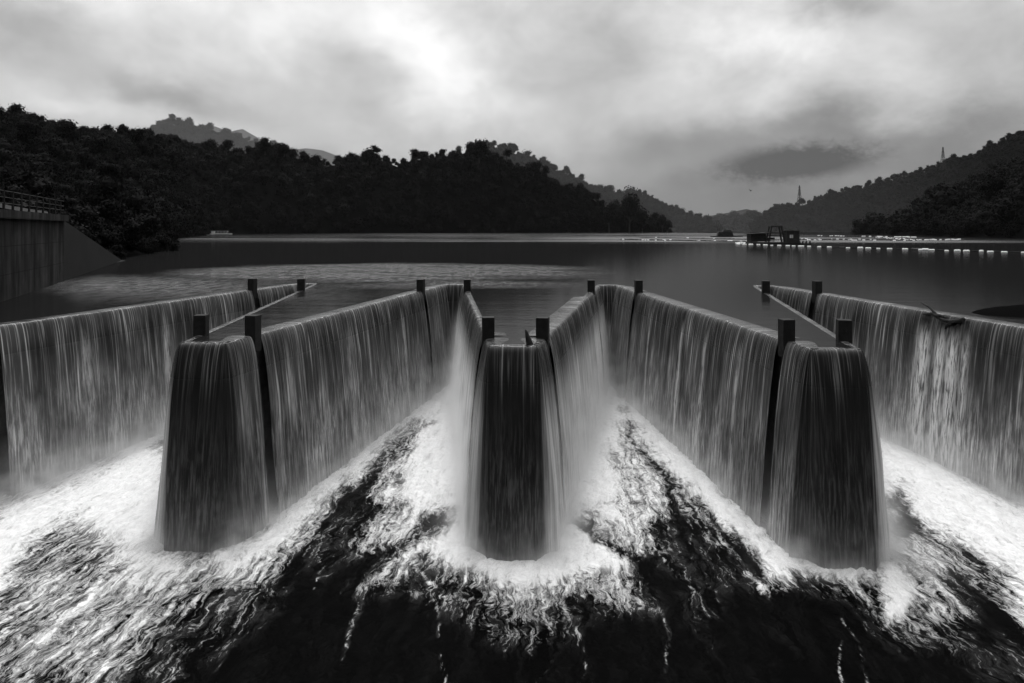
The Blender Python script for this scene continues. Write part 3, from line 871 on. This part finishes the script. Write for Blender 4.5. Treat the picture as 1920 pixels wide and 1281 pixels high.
# --- individual trees that stand out (these also lend their crowns to the woods)
lab = [
 (497, 700, 258, 30, 0, 'round dome-crowned tree breaking the skyline between the left slope and the middle hill'),
 (533, 700, 265, 26, 2, 'flat-topped tree on the skyline just right of the round dome-crowned tree'),
 (690, 760, 273, 34, 2, 'broad tree topping the small rise left of the notch in the middle skyline'),
 (705, 765, 271, 20, 1, 'narrow tree beside the broad one on the small rise left of the skyline notch'),
 (780, 765, 280, 24, 3, 'tree at the right brink of the notch in the middle skyline'),
 (898, 790, 262, 40, 0, 'big rounded tree forming the summit of the middle hill'),
 (950, 790, 280, 22, 3, 'upright tree just right of the middle hill summit'),
 (1000, 790, 302, 26, 0, 'leaning crowned tree on the right shoulder of the middle hill'),
 (1185, 1290, 344, 44, 2, 'wide isolated tree on the hazy ridge falling to the right'),
 (985, 1290, 281, 34, 1, 'tall tree on the hazy ridge behind the middle hill summit'),
 (575, 720, 288, 22, 0, 'low tree in the saddle right of the flat-topped skyline tree'),
 (425, 640, 262, 26, 3, 'feathery tree on the shoulder in front of the misty peak'),
]
for a in lab: TREES.append(tree(*a))
SRC = [[c for c in TREES[i].children if c.name.startswith('crown')][0] for i in (0, 3, 2, 4)]
shore = [(1142, 900, 375, 40, 1, 'tree with a double crown in the shoreline row left of the point'), (1180, 920, 366, 42, 3, 'tallest tree of the shoreline row near the point'),
         (1204, 930, 390, 34, 0, 'rounded tree between the tallest shoreline tree and the point'), (1242, 950, 404, 22, 3, 'last small tree standing at the tip of the wooded point'),
         (1640, 640, 401, 52, 0, 'rounded dark tree at the tip of the right shore'), (1700, 560, 390, 62, 2, 'broad dark tree next to the tip tree on the right shore'),
         (1765, 480, 352, 70, 0, 'big dark tree rising behind the broad one on the right shore')]
for px, f, top, w, v, lb in shore:
    TREES.append(tree(px, f, top, w, v, lb, 'trees along the lake shore', zbase=-.5))

lerp = lambda px, pts: float(np.interp(px, [p[0] for p in pts], [p[1] for p in pts]))
# farthest first
h = hill('far_hills', 'pale misty peak farthest behind the left slope', [(140, 300), (270, 248), (315, 221), (345, 230), (375, 240), (400, 236), (430, 247), (455, 242), (490, 262), (540, 282), (575, 278), (605, 282), (640, 295), (760, 340)],
     lambda p: 4700, lambda p: 6300, 60, 0, 5, npx=260, rough=.05)
h = hill('misty_hills', 'dim ridge in front of the misty peak', [(200, 300), (262, 262), (300, 234), (318, 230), (345, 233), (380, 246), (420, 250), (460, 259), (500, 275), (560, 300), (640, 330), (760, 350)],
     lambda p: 2300, lambda p: 2900, 22, 12, 6, npx=200)
PTS_MIST = h
h = hill('far_ridge', 'low pale hump at the far end of the valley', [(1290, 436), (1330, 405), (1365, 399), (1400, 392), (1425, 398), (1480, 420), (1560, 436)],
     lambda p: 4300, lambda p: 5200, 50, 0, 7, npx=120, rough=.05)
P1 = hill('valley_ridge', 'low dark rise closing the lake at its far end', [(1310, 430), (1340, 416), (1370, 414), (1400, 409), (1430, 416), (1500, 425)],
     lambda p: 2200, lambda p: 2500, 17, 10, 8, npx=60)
P2 = hill('hazy_slope', 'hazy ridge running down to the right behind the middle hill', [(820, 300), (900, 266), (945, 270), (970, 282), (995, 290), (1020, 300), (1050, 316), (1070, 321), (1100, 340), (1130, 354), (1165, 360), (1205, 357), (1230, 371), (1260, 385), (1290, 398), (1320, 411), (1345, 428), (1362, 436)],
     lambda p: 1150, lambda p: 1300, 8.5, 11, 9)
P3 = hill('right_hill', 'long grey slope climbing to the right beyond the barges', [(1408, 425), (1425, 403), (1440, 394), (1480, 383), (1500, 381), (1540, 368), (1590, 353), (1640, 343), (1680, 331), (1720, 321), (1780, 302), (1820, 291), (1860, 271), (1890, 256), (1920, 241), (2000, 200)],
     lambda p: 1190, lambda p: lerp(p, [(1408, 1300), (1700, 1380), (2000, 1400)]), 7.6, 7.5, 10)
P4 = hill('middle_hill', 'dark wooded hill in the middle behind the lake', [(250, 262), (340, 262), (385, 268), (430, 276), (480, 272), (515, 275), (550, 286), (600, 298), (650, 293), (690, 283), (720, 287), (750, 301), (768, 288), (795, 284), (840, 278), (900, 272), (945, 290), (970, 303), (1010, 310), (1035, 328), (1100, 352), (1130, 374), (1180, 385), (1215, 400), (1240, 420), (1262, 436)],
     lambda p: lerp(p, [(250, 500), (380, 600), (420, 650), (560, 740), (1262, 960)]), lambda p: lerp(p, [(250, 700), (560, 850), (900, 900), (1262, 985)]), 7.2, 12.5, 12, npx=220, rough=.16)
P5 = hill('left_hill', 'black wooded slope rising to the left edge', [(-160, 160), (0, 200), (30, 213), (60, 211), (110, 225), (170, 238), (240, 246), (290, 248), (325, 262), (350, 310), (370, 370), (384, 441)],
     lambda p: lerp(p, [(-160, 150), (225, 175), (300, 240), (350, 420), (384, 500)]), lambda p: lerp(p, [(-160, 430), (240, 520), (384, 560)]), 7.0, 13, 13, npx=150, rough=.14)
P6 = hill('bank_slope', 'near bushy slope beyond the retaining wall', [(-120, 330), (0, 350), (60, 372), (110, 392), (160, 405), (220, 425), (280, 447), (312, 460), (325, 471)],
     lambda p: lerp(p, [(-120, 75), (120, 88), (225, 104), (325, 148)]), lambda p: lerp(p, [(-120, 110), (120, 125), (225, 140), (325, 160)]), 2.6, 2.5, 14, npx=90, nd=18, rough=.08)
P7 = hill('right_shore_hill', 'black wooded slope at the right edge of the lake', [(1608, 437), (1618, 425), (1640, 420), (1668, 420), (1690, 408), (1720, 396), (1745, 372), (1780, 360), (1830, 343), (1880, 325), (1920, 303), (2060, 240)],
     lambda p: lerp(p, [(1608, 650), (1700, 520), (1800, 400), (1920, 335), (2060, 300)]), lambda p: lerp(p, [(1608, 690), (1750, 600), (1920, 520), (2060, 480)]), 7.0, 9, 15, npx=120, rough=.12)
forest('distant_forest', 'distant woods covering the misty ridges', np.concatenate([PTS_MIST, P1]), 30, 1)
forest('hazy_forest', 'hazy woods on the ridge behind the middle hill', P2, 12, 2)
forest('grey_forest', 'grey woods on the long right slope', P3, 10.5, 3)
forest('dark_forest', 'dark woods covering the middle hill', P4, 13, 4)
forest('black_forest', 'black woods on the left slope', P5, 10.0, 5)
forest('near_bushes', 'bushes on the near bank beyond the retaining wall', P6, 4.6, 6)
forest('shore_forest', 'black woods on the right shore', P7, 13, 7)

# ------------------------------------------------------------------ things on the lake
def float_mesh(L, R, dark=False):
    mbx = MB(); n = 8
    zs = [(-.5, .30), (-.47, .72), (-.38, 1), (-.14, 1), (-.12, .9), (.12, .9), (.14, 1), (.38, 1), (.47, .72), (.5, .30)]
    mbx.tube([(z * L, 0, R * .35) for z, _ in zs], [R * r for _, r in zs], 10)
    bmesh.ops.recalc_face_normals(mbx.b, faces=mbx.b.faces)
    me = bpy.data.meshes.new('float'); mbx.b.to_mesh(me); mbx.b.free()
    me.polygons.foreach_set('use_smooth', np.ones(len(me.polygons), dtype=bool))
    me.materials.append(M_DFLOAT if dark else M_FLOAT); return me
FM = [float_mesh(1.4, .31), float_mesh(1.05, .28), float_mesh(1.3, .28, True)]
def put_float(px, py, kind, label, group, sc=1.0):
    x, y = on_plane(px, py)
    o = bpy.data.objects.new('float', FM[kind]); COL.objects.link(o); o.location = (x, y, 0)
    o.rotation_euler = (0, 0, YAW + random.uniform(-.5, .5)); sc *= random.uniform(.78, 1.05); o.scale = (sc, sc, sc * random.uniform(.8, 1.1))
    return tag(o, label, 'float', group)
NEAR = [1410, 1422, 1435, 1447, 1461, 1477, 1488, 1500, 1503, 1517, 1536, 1555, 1590, 1613, 1628, 1647, 1668, 1697, 1726, 1735, 1747, 1775, 1795, 1812, 1840, 1857, 1883, 1919]
ny_ = lambda px: float(np.interp(px, [1390, 1450, 1555, 1613, 1700, 1780, 1850, 1920], [458, 461, 464.5, 466, 468, 471, 472.5, 474.5]))
for i, px in enumerate(NEAR):
    if px in (1903,): continue
    put_float(px, ny_(px) + random.uniform(-.3, .4), 0 if i % 3 else 1,
              'white barrel float strung on the nearest boom line right of the barge' if px > 1560 else 'white barrel float packed in front of the big barge', 'white floats on the nearest boom')
for px in (1578, 1716, 1719): put_float(px, ny_(px), 2, 'dark float between the white ones on the nearest boom line', 'dark floats on the nearest boom', 1.2)
for k in range(22):
    put_float(random.uniform(1380, 1412), random.uniform(455.5, 459.5), 1, 'white float jumbled in the cluster at the left end of the nearest boom', 'cluster of floats left of the barge', .9)
def line_of(x0, x1, y0, y1, n, wfrac, label, group, sc, jit=.5):
    for k in range(n):
        t = (k + random.uniform(-.3, .3)) / n; t = min(max(t, 0), 1)
        px = x0 + (x1 - x0) * t; py = y0 + (y1 - y0) * t + random.uniform(-jit, jit)
        w = random.random() < wfrac
        put_float(px, py, 1 if w else 2, ('white ' if w else 'dark ') + label, ('white ' if w else 'dark ') + group, sc)
line_of(1165, 1420, 449, 454, 52, .24, 'float on the left-hand boom leading to the big barge', 'floats of the left boom', 1.0, .7)
line_of(1230, 1410, 446.2, 449, 30, .12, 'float on the thin boom behind the left-hand one', 'floats of the thin boom', 1.2, .2)
line_of(1495, 1720, 449.5, 451, 56, .42, 'float on the middle boom line right of the barge', 'floats of the middle boom', 1.15, .9)
line_of(1535, 1720, 442.4, 445.5, 36, .5, 'float on the far boom line towards the right shore', 'floats of the far boom', 1.6, .4)
line_of(1640, 1715, 444, 451, 26, .8, 'float heaped where the booms meet', 'floats where the booms meet', 1.1, 1.2)
line_of(1720, 1810, 450.5, 449.5, 18, .75, 'float trailing off along the right shore', 'floats trailing along the right shore', 1.2, .5)

def boom(name, pts, rad, label):
    mbx = MB(); P = []
    for (x0, y0), (x1, y1) in zip(pts, pts[1:]):
        for k in range(8):
            t = k / 8; wx, wy = on_plane(x0 + (x1 - x0) * t, y0 + (y1 - y0) * t); P.append((wx, wy, .10 + .06 * math.sin(len(P) * 1.7)))
    P.append((*on_plane(*pts[-1]), .1))
    mbx.tube(P, rad, 6); o = mbx.build(name, M_ROPE, smooth=True); tag(o, label, 'boom line')
boom('boom_line', [(1392, 457.5), (1450, 460.5), (1555, 464), (1613, 465.5), (1700, 467.6), (1780, 470.4), (1850, 472), (1960, 475)], .13, 'dark line threading the nearest row of white floats')
boom('boom_line', [(1170, 449), (1290, 452), (1420, 454)], .2, 'dark line through the floats left of the big barge')
boom('boom_line', [(1200, 446), (1300, 447.5), (1410, 449)], .22, 'thin dark line behind the floats left of the big barge')
boom('boom_line', [(1370, 442.5), (1400, 441.8), (1500, 440.5)], .3, 'thin dark line running from the small barge')
boom('boom_line', [(1500, 449.5), (1600, 450.5), (1720, 451)], .2, 'dark line through the middle row of floats right of the barge')
boom('boom_line', [(1810, 450), (1960, 452)], .2, 'dark line running on to the right shore')

def barge(px, py, s, rz, big=True):
    x, y = on_plane(px, py)
    root = empty('dredging_barge' if big else 'work_barge', (x, y, 0), rz)
    tag(root, 'dredging barge with a tall gantry frame and boxy cabin amid the floats' if big else 'smaller dark work barge with a leaning mast behind the big one', 'barge')
    def P(mbx, nm, mat, par=root, smooth=False):
        o = mbx.build(nm, mat, None, smooth); o.parent = par; return o
    S = lambda v: tuple(c * s for c in v)
    if big:
        h = MB().box(S((0, 0, .35)), S((20, 6.5, 1.0)), bevel=.12 * s); P(h, 'hull', M_HULL)
        P(MB().box(S((11.6, -1.0, .2)), S((5.5, 3.4, .5)), bevel=.05), 'pontoon', M_HULL)
        f = MB()
        for yy in (-1.6, 1.6):
            f.tube([S((-2.2, yy, .8)), S((-.9, yy * .8, 7.4))], .34 * s, 6); f.tube([S((4.2, yy, .8)), S((2.9, yy * .8, 7.4))], .34 * s, 6)
            f.tube([S((-1.3, yy * .85, 7.3)), S((3.3, yy * .85, 7.3))], .38 * s, 6); f.tube([S((-1.7, yy, 3.6)), S((3.6, yy, 3.4))], .22 * s, 6)
        f.tube([S((-.9, -1.3, 7.3)), S((-.9, 1.3, 7.3))], .2 * s, 6); f.tube([S((2.9, -1.3, 7.3)), S((2.9, 1.3, 7.3))], .2 * s, 6)
        f.tube([S((1, -1.3, 7.3)), S((.8, -1.3, 5.2))], .1 * s, 5)
        P(f, 'gantry', M_STEEL)
        c = P(MB().box(S((7.4, 0, 3.0)), S((5.0, 4.4, 4.6)), bevel=.06), 'cabin', M_CABIN)
        P(MB().box(S((7.4, 0, 5.42)), S((5.5, 4.9, .24))), 'roof', M_STEEL, c)
        w = P(MB().box(S((6.6, -2.24, 3.2)), S((1.3, .08, 1.3))), 'window', M_PALE, c)
        P(MB().box(S((6.75, -2.30, 3.2)), S((.12, .06, 1.3))), 'frame', M_STEEL, w)
        sh = P(MB().box(S((-6.6, 0, 2.75)), S((6.2, 5.0, 3.2)), bevel=.06), 'engine_shed', M_HULL)
        P(MB().box(S((-6.2, -.2, 4.5)), S((8.6, 6.0, .22)), rot=Matrix.Rotation(-.07, 4, 'Y')), 'roof', M_CABIN, sh)
        P(MB().box(S((-1.6, -1.6, 2.0)), S((3.0, 1.6, 1.5)), bevel=.05), 'winch', M_STEEL)
        P(MB().box(S((-.6, -3.0, 1.7)), S((2.8, .2, .35))), 'deck_panel', M_PALE)
        r = MB()
        for k in range(12): r.tube([S((-9.6 + k * 1.75, -3.1, .8)), S((-9.6 + k * 1.75, -3.1, 1.9))], .05 * s, 4)
        r.tube([S((-9.6, -3.1, 1.9)), S((9.7, -3.1, 1.9))], .05 * s, 4)
        P(r, 'handrail', M_STEEL)
        b = MB().tube([S((-10, 0, 4.3)), S((-4, 0, 5.0)), S((0.5, -.5, 4.9)), S((5, -.5, 4.0)), S((6, -.5, 1.2))], .16 * s, 6)
        P(b, 'pipe', M_STEEL)
        for k in range(7):
            P(MB().tube([S((9.6 + .7 * k, -2.2 - .1 * (k % 3), .5)), S((9.9 + .7 * k, -2.2, 1.3 + .5 * (k % 2)))], .3 * s, 6), 'drum', M_PALE if k % 2 else M_STEEL)
    else:
        P(MB().box(S((0, 0, .4)), S((20, 7, .9)), bevel=.1 * s), 'hull', M_HULL)
        c = P(MB().box(S((1, 0, 2.4)), S((13, 5, 3.4)), bevel=.3 * s, taper=.85), 'deckhouse', M_HULL)
        P(MB().box(S((2.5, 0, 4.9)), S((7.5, 4, 1.6)), bevel=.2 * s, taper=.8), 'wheelhouse', M_CABIN)
        m2 = MB().tube([S((-4.8, 0, 5)), S((-6.3, 0, 13.6)), S((-4.9, 0, 13.9)), S((-2.2, 0, 9.2))], .18 * s, 5)
        m2.tube([S((-5.2, 0, 13.6)), S((-4.0, 0, 9.0)), S((-3.4, 0, 5))], .16 * s, 5)
        P(m2, 'mast', M_STEEL)
        P(MB().box(S((12.5, 0, .3)), S((5, 4, .5))), 'pontoon', M_HULL)
    return root
barge(1449, 458.0, .82, YAW * .3)
barge(1357, 444.2, .80, 0.0, False)

def tour_boat():
    x, y = on_plane(414, 440.4)
    root = empty('tour_boat', (x, y, 0), math.radians(8)); tag(root, 'white canopied tour boat moored under the dark left shore', 'boat')
    def P(mbx, nm, mat, par=root): o = mbx.build(nm, mat); o.parent = par; return o
    b = MB(); pts = [(-9, 1.3), (-9, -1.3), (7.5, -1.3), (10, 0), (7.5, 1.3)]
    b.prism(pts, -.2, 1.1); P(b, 'hull', M_WHITE)
    P(MB().prism([(-9.05, 1.32), (-9.05, -1.36), (7.5, -1.36), (10.1, 0), (7.5, 1.36)], .15, .55), 'stripe', M_STEEL)
    P(MB().box((-1, 0, 3.3), (14.5, 2.6, .18), bevel=.04), 'canopy', M_WHITE)
    for k in range(6):
        for yy in (-1.15, 1.15): P(MB().tube([(-7.8 + k * 2.7, yy, 1.1), (-7.8 + k * 2.7, yy, 3.2)], .07, 5), 'post', M_WHITE)
    P(MB().box((-6.6, 0, 2.3), (2.4, 2.2, 2.2), bevel=.15), 'cabin', M_WHITE)
    P(MB().box((0.4, 0, 1.45), (9.5, 2.2, .5)), 'seats', M_PALE)
    jx, jy = on_plane(396, 441.2)
    j = MB().box((0, 0, .5), (7.5, 1.4, .35), bevel=.04).build('jetty', M_PALE); j.location = (jx, jy, 0); j.rotation_euler = (0, -.14, .1)
    tag(j, 'small pale landing stage at the stern of the tour boat', 'jetty')
tour_boat()

def pylon(px, f, base_py, top_py, label):
    x, y = ray_at(px, f); z0 = height_at(base_py, f) - 12; z1 = height_at(top_py, f)
    root = empty('power_pylon', (x, y, z0), .3); tag(root, label, 'pylon', 'lattice pylons on the right ridge')
    H = z1 - z0; m2 = MB(); w = H * .085
    def leg(t): return w * (1 - t) ** 1.2 + .5
    lv = np.linspace(0, 1, 9)
    for sx in (-1, 1):
        for sy in (-1, 1):
            m2.tube([(sx * leg(t), sy * leg(t), t * H) for t in lv], .42, 4)
    for a, b_ in zip(lv, lv[1:]):
        for sx, sy, tx, ty in ((-1, -1, 1, -1), (1, -1, 1, 1), (1, 1, -1, 1), (-1, 1, -1, -1)):
            m2.tube([(sx * leg(a), sy * leg(a), a * H), (tx * leg(b_), ty * leg(b_), b_ * H)], .26, 4)
            m2.tube([(tx * leg(a), ty * leg(a), a * H), (sx * leg(b_), sy * leg(b_), b_ * H)], .26, 4)
    o = m2.build('tower', M_STEEL); o.parent = root
    for t, L in ((.62, 4.0), (.76, 3.6), (.9, 3.0)):
        c = MB().tube([(-L, 0, t * H), (0, 0, t * H + 1.2), (L, 0, t * H)], .4, 4).tube([(-L, 0, t * H), (L, 0, t * H)], .3, 4).build('crossarm', M_STEEL); c.parent = root
pylon(1499, 1330, 378, 348, 'small lattice pylon low on the right ridge above the barge')
pylon(1768, 1330, 308, 276, 'higher lattice pylon on the right ridge nearer the frame edge')

# ------------------------------------------------------------------ driftwood
def log():
    # on the crest of the far right wall
    a, b_ = crest[16], crest[17]; nrm = seg_normal(a, b_)        # long wall at the far right
    def at_px(px):
        best = None
        for k in range(400):
            f = k / 399; p = a + (b_ - a) * f
            q = 960 + FPX * (p.x * CA + p.y * SA) / (-p.x * SA + p.y * CA)
            if best is None or abs(q - px) < best[0]: best = (abs(q - px), p)
        return best[1]
    def P(px, py):
        """point in the vertical plane of the wall crest seen at px"""
        p = at_px(px); f = -p.x * SA + p.y * CA
        return Vector((p.x, p.y, height_at(py - 1.5, f)))
    root = empty('driftwood_branch', P(1780, 602)); tag(root, 'black forked driftwood branch caught on the crest of the far right wall', 'driftwood')
    off = root.location
    def T(pts, rad, nm):
        m2 = MB(); q = []
        for i, p in enumerate(pts): q.append(tuple(P(*p) - off + Vector((nrm.x * .30, nrm.y * .30 + .04 * math.sin(i * 3), 0))))
        m2.tube(q, rad, 8); o = m2.build(nm, M_WOODD, None, True); o.parent = root
    T([(1736, 590), (1745, 590), (1758, 590), (1765, 594), (1772, 594)], [.02, .06, .12, .13, .08], 'root_end')
    T([(1738, 570), (1750, 577), (1762, 589), (1768, 597), (1775, 601), (1790, 604), (1806, 603), (1818, 600)], [.05, .06, .07, .09, .09, .10, .13, .10], 'stem')
    T([(1800, 603), (1790, 608), (1783, 612), (1781, 618)], [.10, .11, .10, .05], 'fork')
log()
def stick():
    x, y = on_plane(991, 646); root = MB()
    root.tube([(.10, 0, -.15), (.04, 0, .08), (-.03, .02, .30), (-.08, 0, .52), (-.13, 0, .66)], [.16, .15, .11, .07, .03], 8)
    root.tube([(-.1, 0, -.12), (.0, 0, .0), (.2, .03, -.08)], [.06, .12, .05], 7)
    o = root.build('wood_stump', M_WOODD, None, True); o.location = (x, VF + .35, 0)
    tag(o, 'black pointed driftwood stump stuck upright on the centre tower crest', 'driftwood')
stick()
def bird():
    x, y = ray_at(1408, 180); z = height_at(358, 180)
    m2 = MB(); m2.tube([(-.35, 0, 0), (-.1, 0, .05), (.2, 0, .03), (.38, 0, .05), (.45, 0, .04)], [.02, .10, .12, .06, .01], 7)
    b = m2.b
    for sgn in (-1, 1):
        q = [b.verts.new(v) for v in ((.18, sgn * .08, .08), (-.12, sgn * .08, .06), (-.12, sgn * .55, .40), (-.18, sgn * .95, .30), (.05, sgn * .6, .45))]
        b.faces.new(q)
    o = m2.build('bird', M_STEEL); o.location = (x, y, z); o.rotation_euler = (0, .2, 1.9)
    tag(o, 'tiny dark bird flying in the pale sky above the barges', 'bird')
bird()

# ------------------------------------------------------------------ air: even haze over the valley
def haze():
    o = MB().prism([(-6500, -300), (6500, -300), (6500, 7200), (-6500, 7200)], -15, 1250).build('haze', None)
    m = bpy.data.materials.new('haze_air'); m.use_nodes = True; nt = NT(m.node_tree)
    nt.n.remove(nt.n['Principled BSDF'])
    pv = nt.node('ShaderNodeVolumePrincipled'); pv.inputs['Color'].default_value = (.9, .9, .9, 1)
    pv.inputs['Density'].default_value = 1.0e-5; pv.inputs['Anisotropy'].default_value = .2
    nt.l.new(pv.outputs[0], nt.n['Material Output'].inputs['Volume'])
    o.data.materials.append(m); tag(o, kind='stuff')
haze()

def mist():
    """spray hanging in the bays and round the tower feet"""
    m = bpy.data.materials.new('spray'); m.use_nodes = True; nt = NT(m.node_tree)
    nt.n.remove(nt.n['Principled BSDF'])
    x, y, z = nt.sep(nt.pos())[:3]
    side = nt.m('SUBTRACT', nt.m('FLOORED_MODULO', nt.add(x, 21.95 + 6.85 + 13.7), 13.7), 6.85)
    xb = nt.m('ABSOLUTE', side)
    flank = nt.rng(nt.mul(side, x), -.5, .5, 1.0, 0.0)       # walls seen edge-on, wrapped in their own spray
    w = nt.rng(y, VF, VB, 5.85, .72, smooth=False)
    thrown = nt.m('SQRT', nt.m('MAXIMUM', nt.mul(z, -1.0 / DROP), 0.0))
    u = nt.m('MAXIMUM', nt.m('SUBTRACT', nt.m('SUBTRACT', w, xb), thrown), 0.0)
    yy = nt.m('MAXIMUM', nt.m('SUBTRACT', nt.m('SUBTRACT', VF, thrown), y), 0.0)
    dist = nt.m('SQRT', nt.add(nt.mul(u, u), nt.mul(yy, yy)))
    h = nt.m('MAXIMUM', nt.add(z, DROP), 0.0)
    back = nt.rng(y, 30.0, 55.0, 0.0, 1.0)
    hs = nt.add(.68, nt.mul(back, .6))
    n = nt.noise(nt.pos(), .9, 4, .6)
    nn = nt.rng(n, .35, .7, .35, 1.5)
    da = nt.mul(nt.m('EXPONENT', nt.mul(nt.m('DIVIDE', dist, nt.add(.5, nt.mul(back, .6))), -1.0)), nt.m('EXPONENT', nt.mul(nt.m('DIVIDE', h, hs), -1.0)), nt.add(1.6, nt.mul(back, -.9)), nt.rng(z, -.9, -3.6))
    # thin spray skin over every sheet, dense where it is seen edge-on
    db = nt.mul(nt.m('EXPONENT', nt.mul(dist, -4.2)), nt.m('EXPONENT', nt.mul(h, -.28)), nt.rng(y, 25.8, 27.4, 0.0, 1.0), nt.add(.08, nt.mul(flank, .62)), nt.rng(z, -.9, -4.2))
    dens = nt.mul(nt.add(da, db), nn)
    pv = nt.node('ShaderNodeVolumePrincipled'); pv.inputs['Color'].default_value = (.995, .995, .995, 1)
    pv.inputs['Anisotropy'].default_value = .3
    nt.l.new(dens, pv.inputs['Density'])
    nt.l.new(pv.outputs[0], nt.n['Material Output'].inputs['Volume'])
    m.cycles.volume_step_rate = .2
    o = MB().prism([(-27, 24.5), (25.5, 24.5), (25.5, 57.0), (-27, 57.0)], -8.55, -.8).build('spray_mist', None)
    o.data.materials.append(m); tag(o, 'white spray mist hanging at the feet of the falls', None, None, 'stuff')
mist()

def mist_bank(name, px0, px1, f0, f1, z1, dens, label):
    """bank of valley mist between two ridges, thinning out towards its top and ends"""
    fm = (f0 + f1) / 2; w = px1 - px0
    b = bmesh.new()
    mid = (px0 + px1) / 2
    pts = [(*ray_at(px0, fm), -1), (*ray_at(mid, f0), -1), (*ray_at(px1, fm), -1), (*ray_at(mid, f1), -1), (*ray_at(mid, fm), z1)]
    pts += [(*ray_at(mid - w * .3, fm), z1 * .55), (*ray_at(mid + w * .3, fm), z1 * .55)]
    for p in pts: b.verts.new(p)
    bmesh.ops.convex_hull(b, input=b.verts); bmesh.ops.recalc_face_normals(b, faces=b.faces)
    me = bpy.data.meshes.new(name); b.to_mesh(me); b.free(); o = link(name, me)
    m = bpy.data.materials.new(name); m.use_nodes = True; nt = NT(m.node_tree); nt.n.remove(nt.n['Principled BSDF'])
    pv = nt.node('ShaderNodeVolumePrincipled'); pv.inputs['Color'].default_value = (.95, .95, .95, 1); pv.inputs['Density'].default_value = dens
    nt.l.new(pv.outputs[0], nt.n['Material Output'].inputs['Volume']); me.materials.append(m); tag(o, label, None, None, 'stuff')
mist_bank('valley_mist', -100, 2100, 990, 1165, 420, 4e-4, 'thin mist between the middle hill and the hazy ridge')
mist_bank('valley_mist', -1200, 1600, 3100, 4280, 1800, 2.2e-4, 'mist in front of the palest peak')
mist_bank('valley_mist', -1000, 1500, 1600, 2190, 1200, 2.0e-4, 'mist in front of the dim ridge')
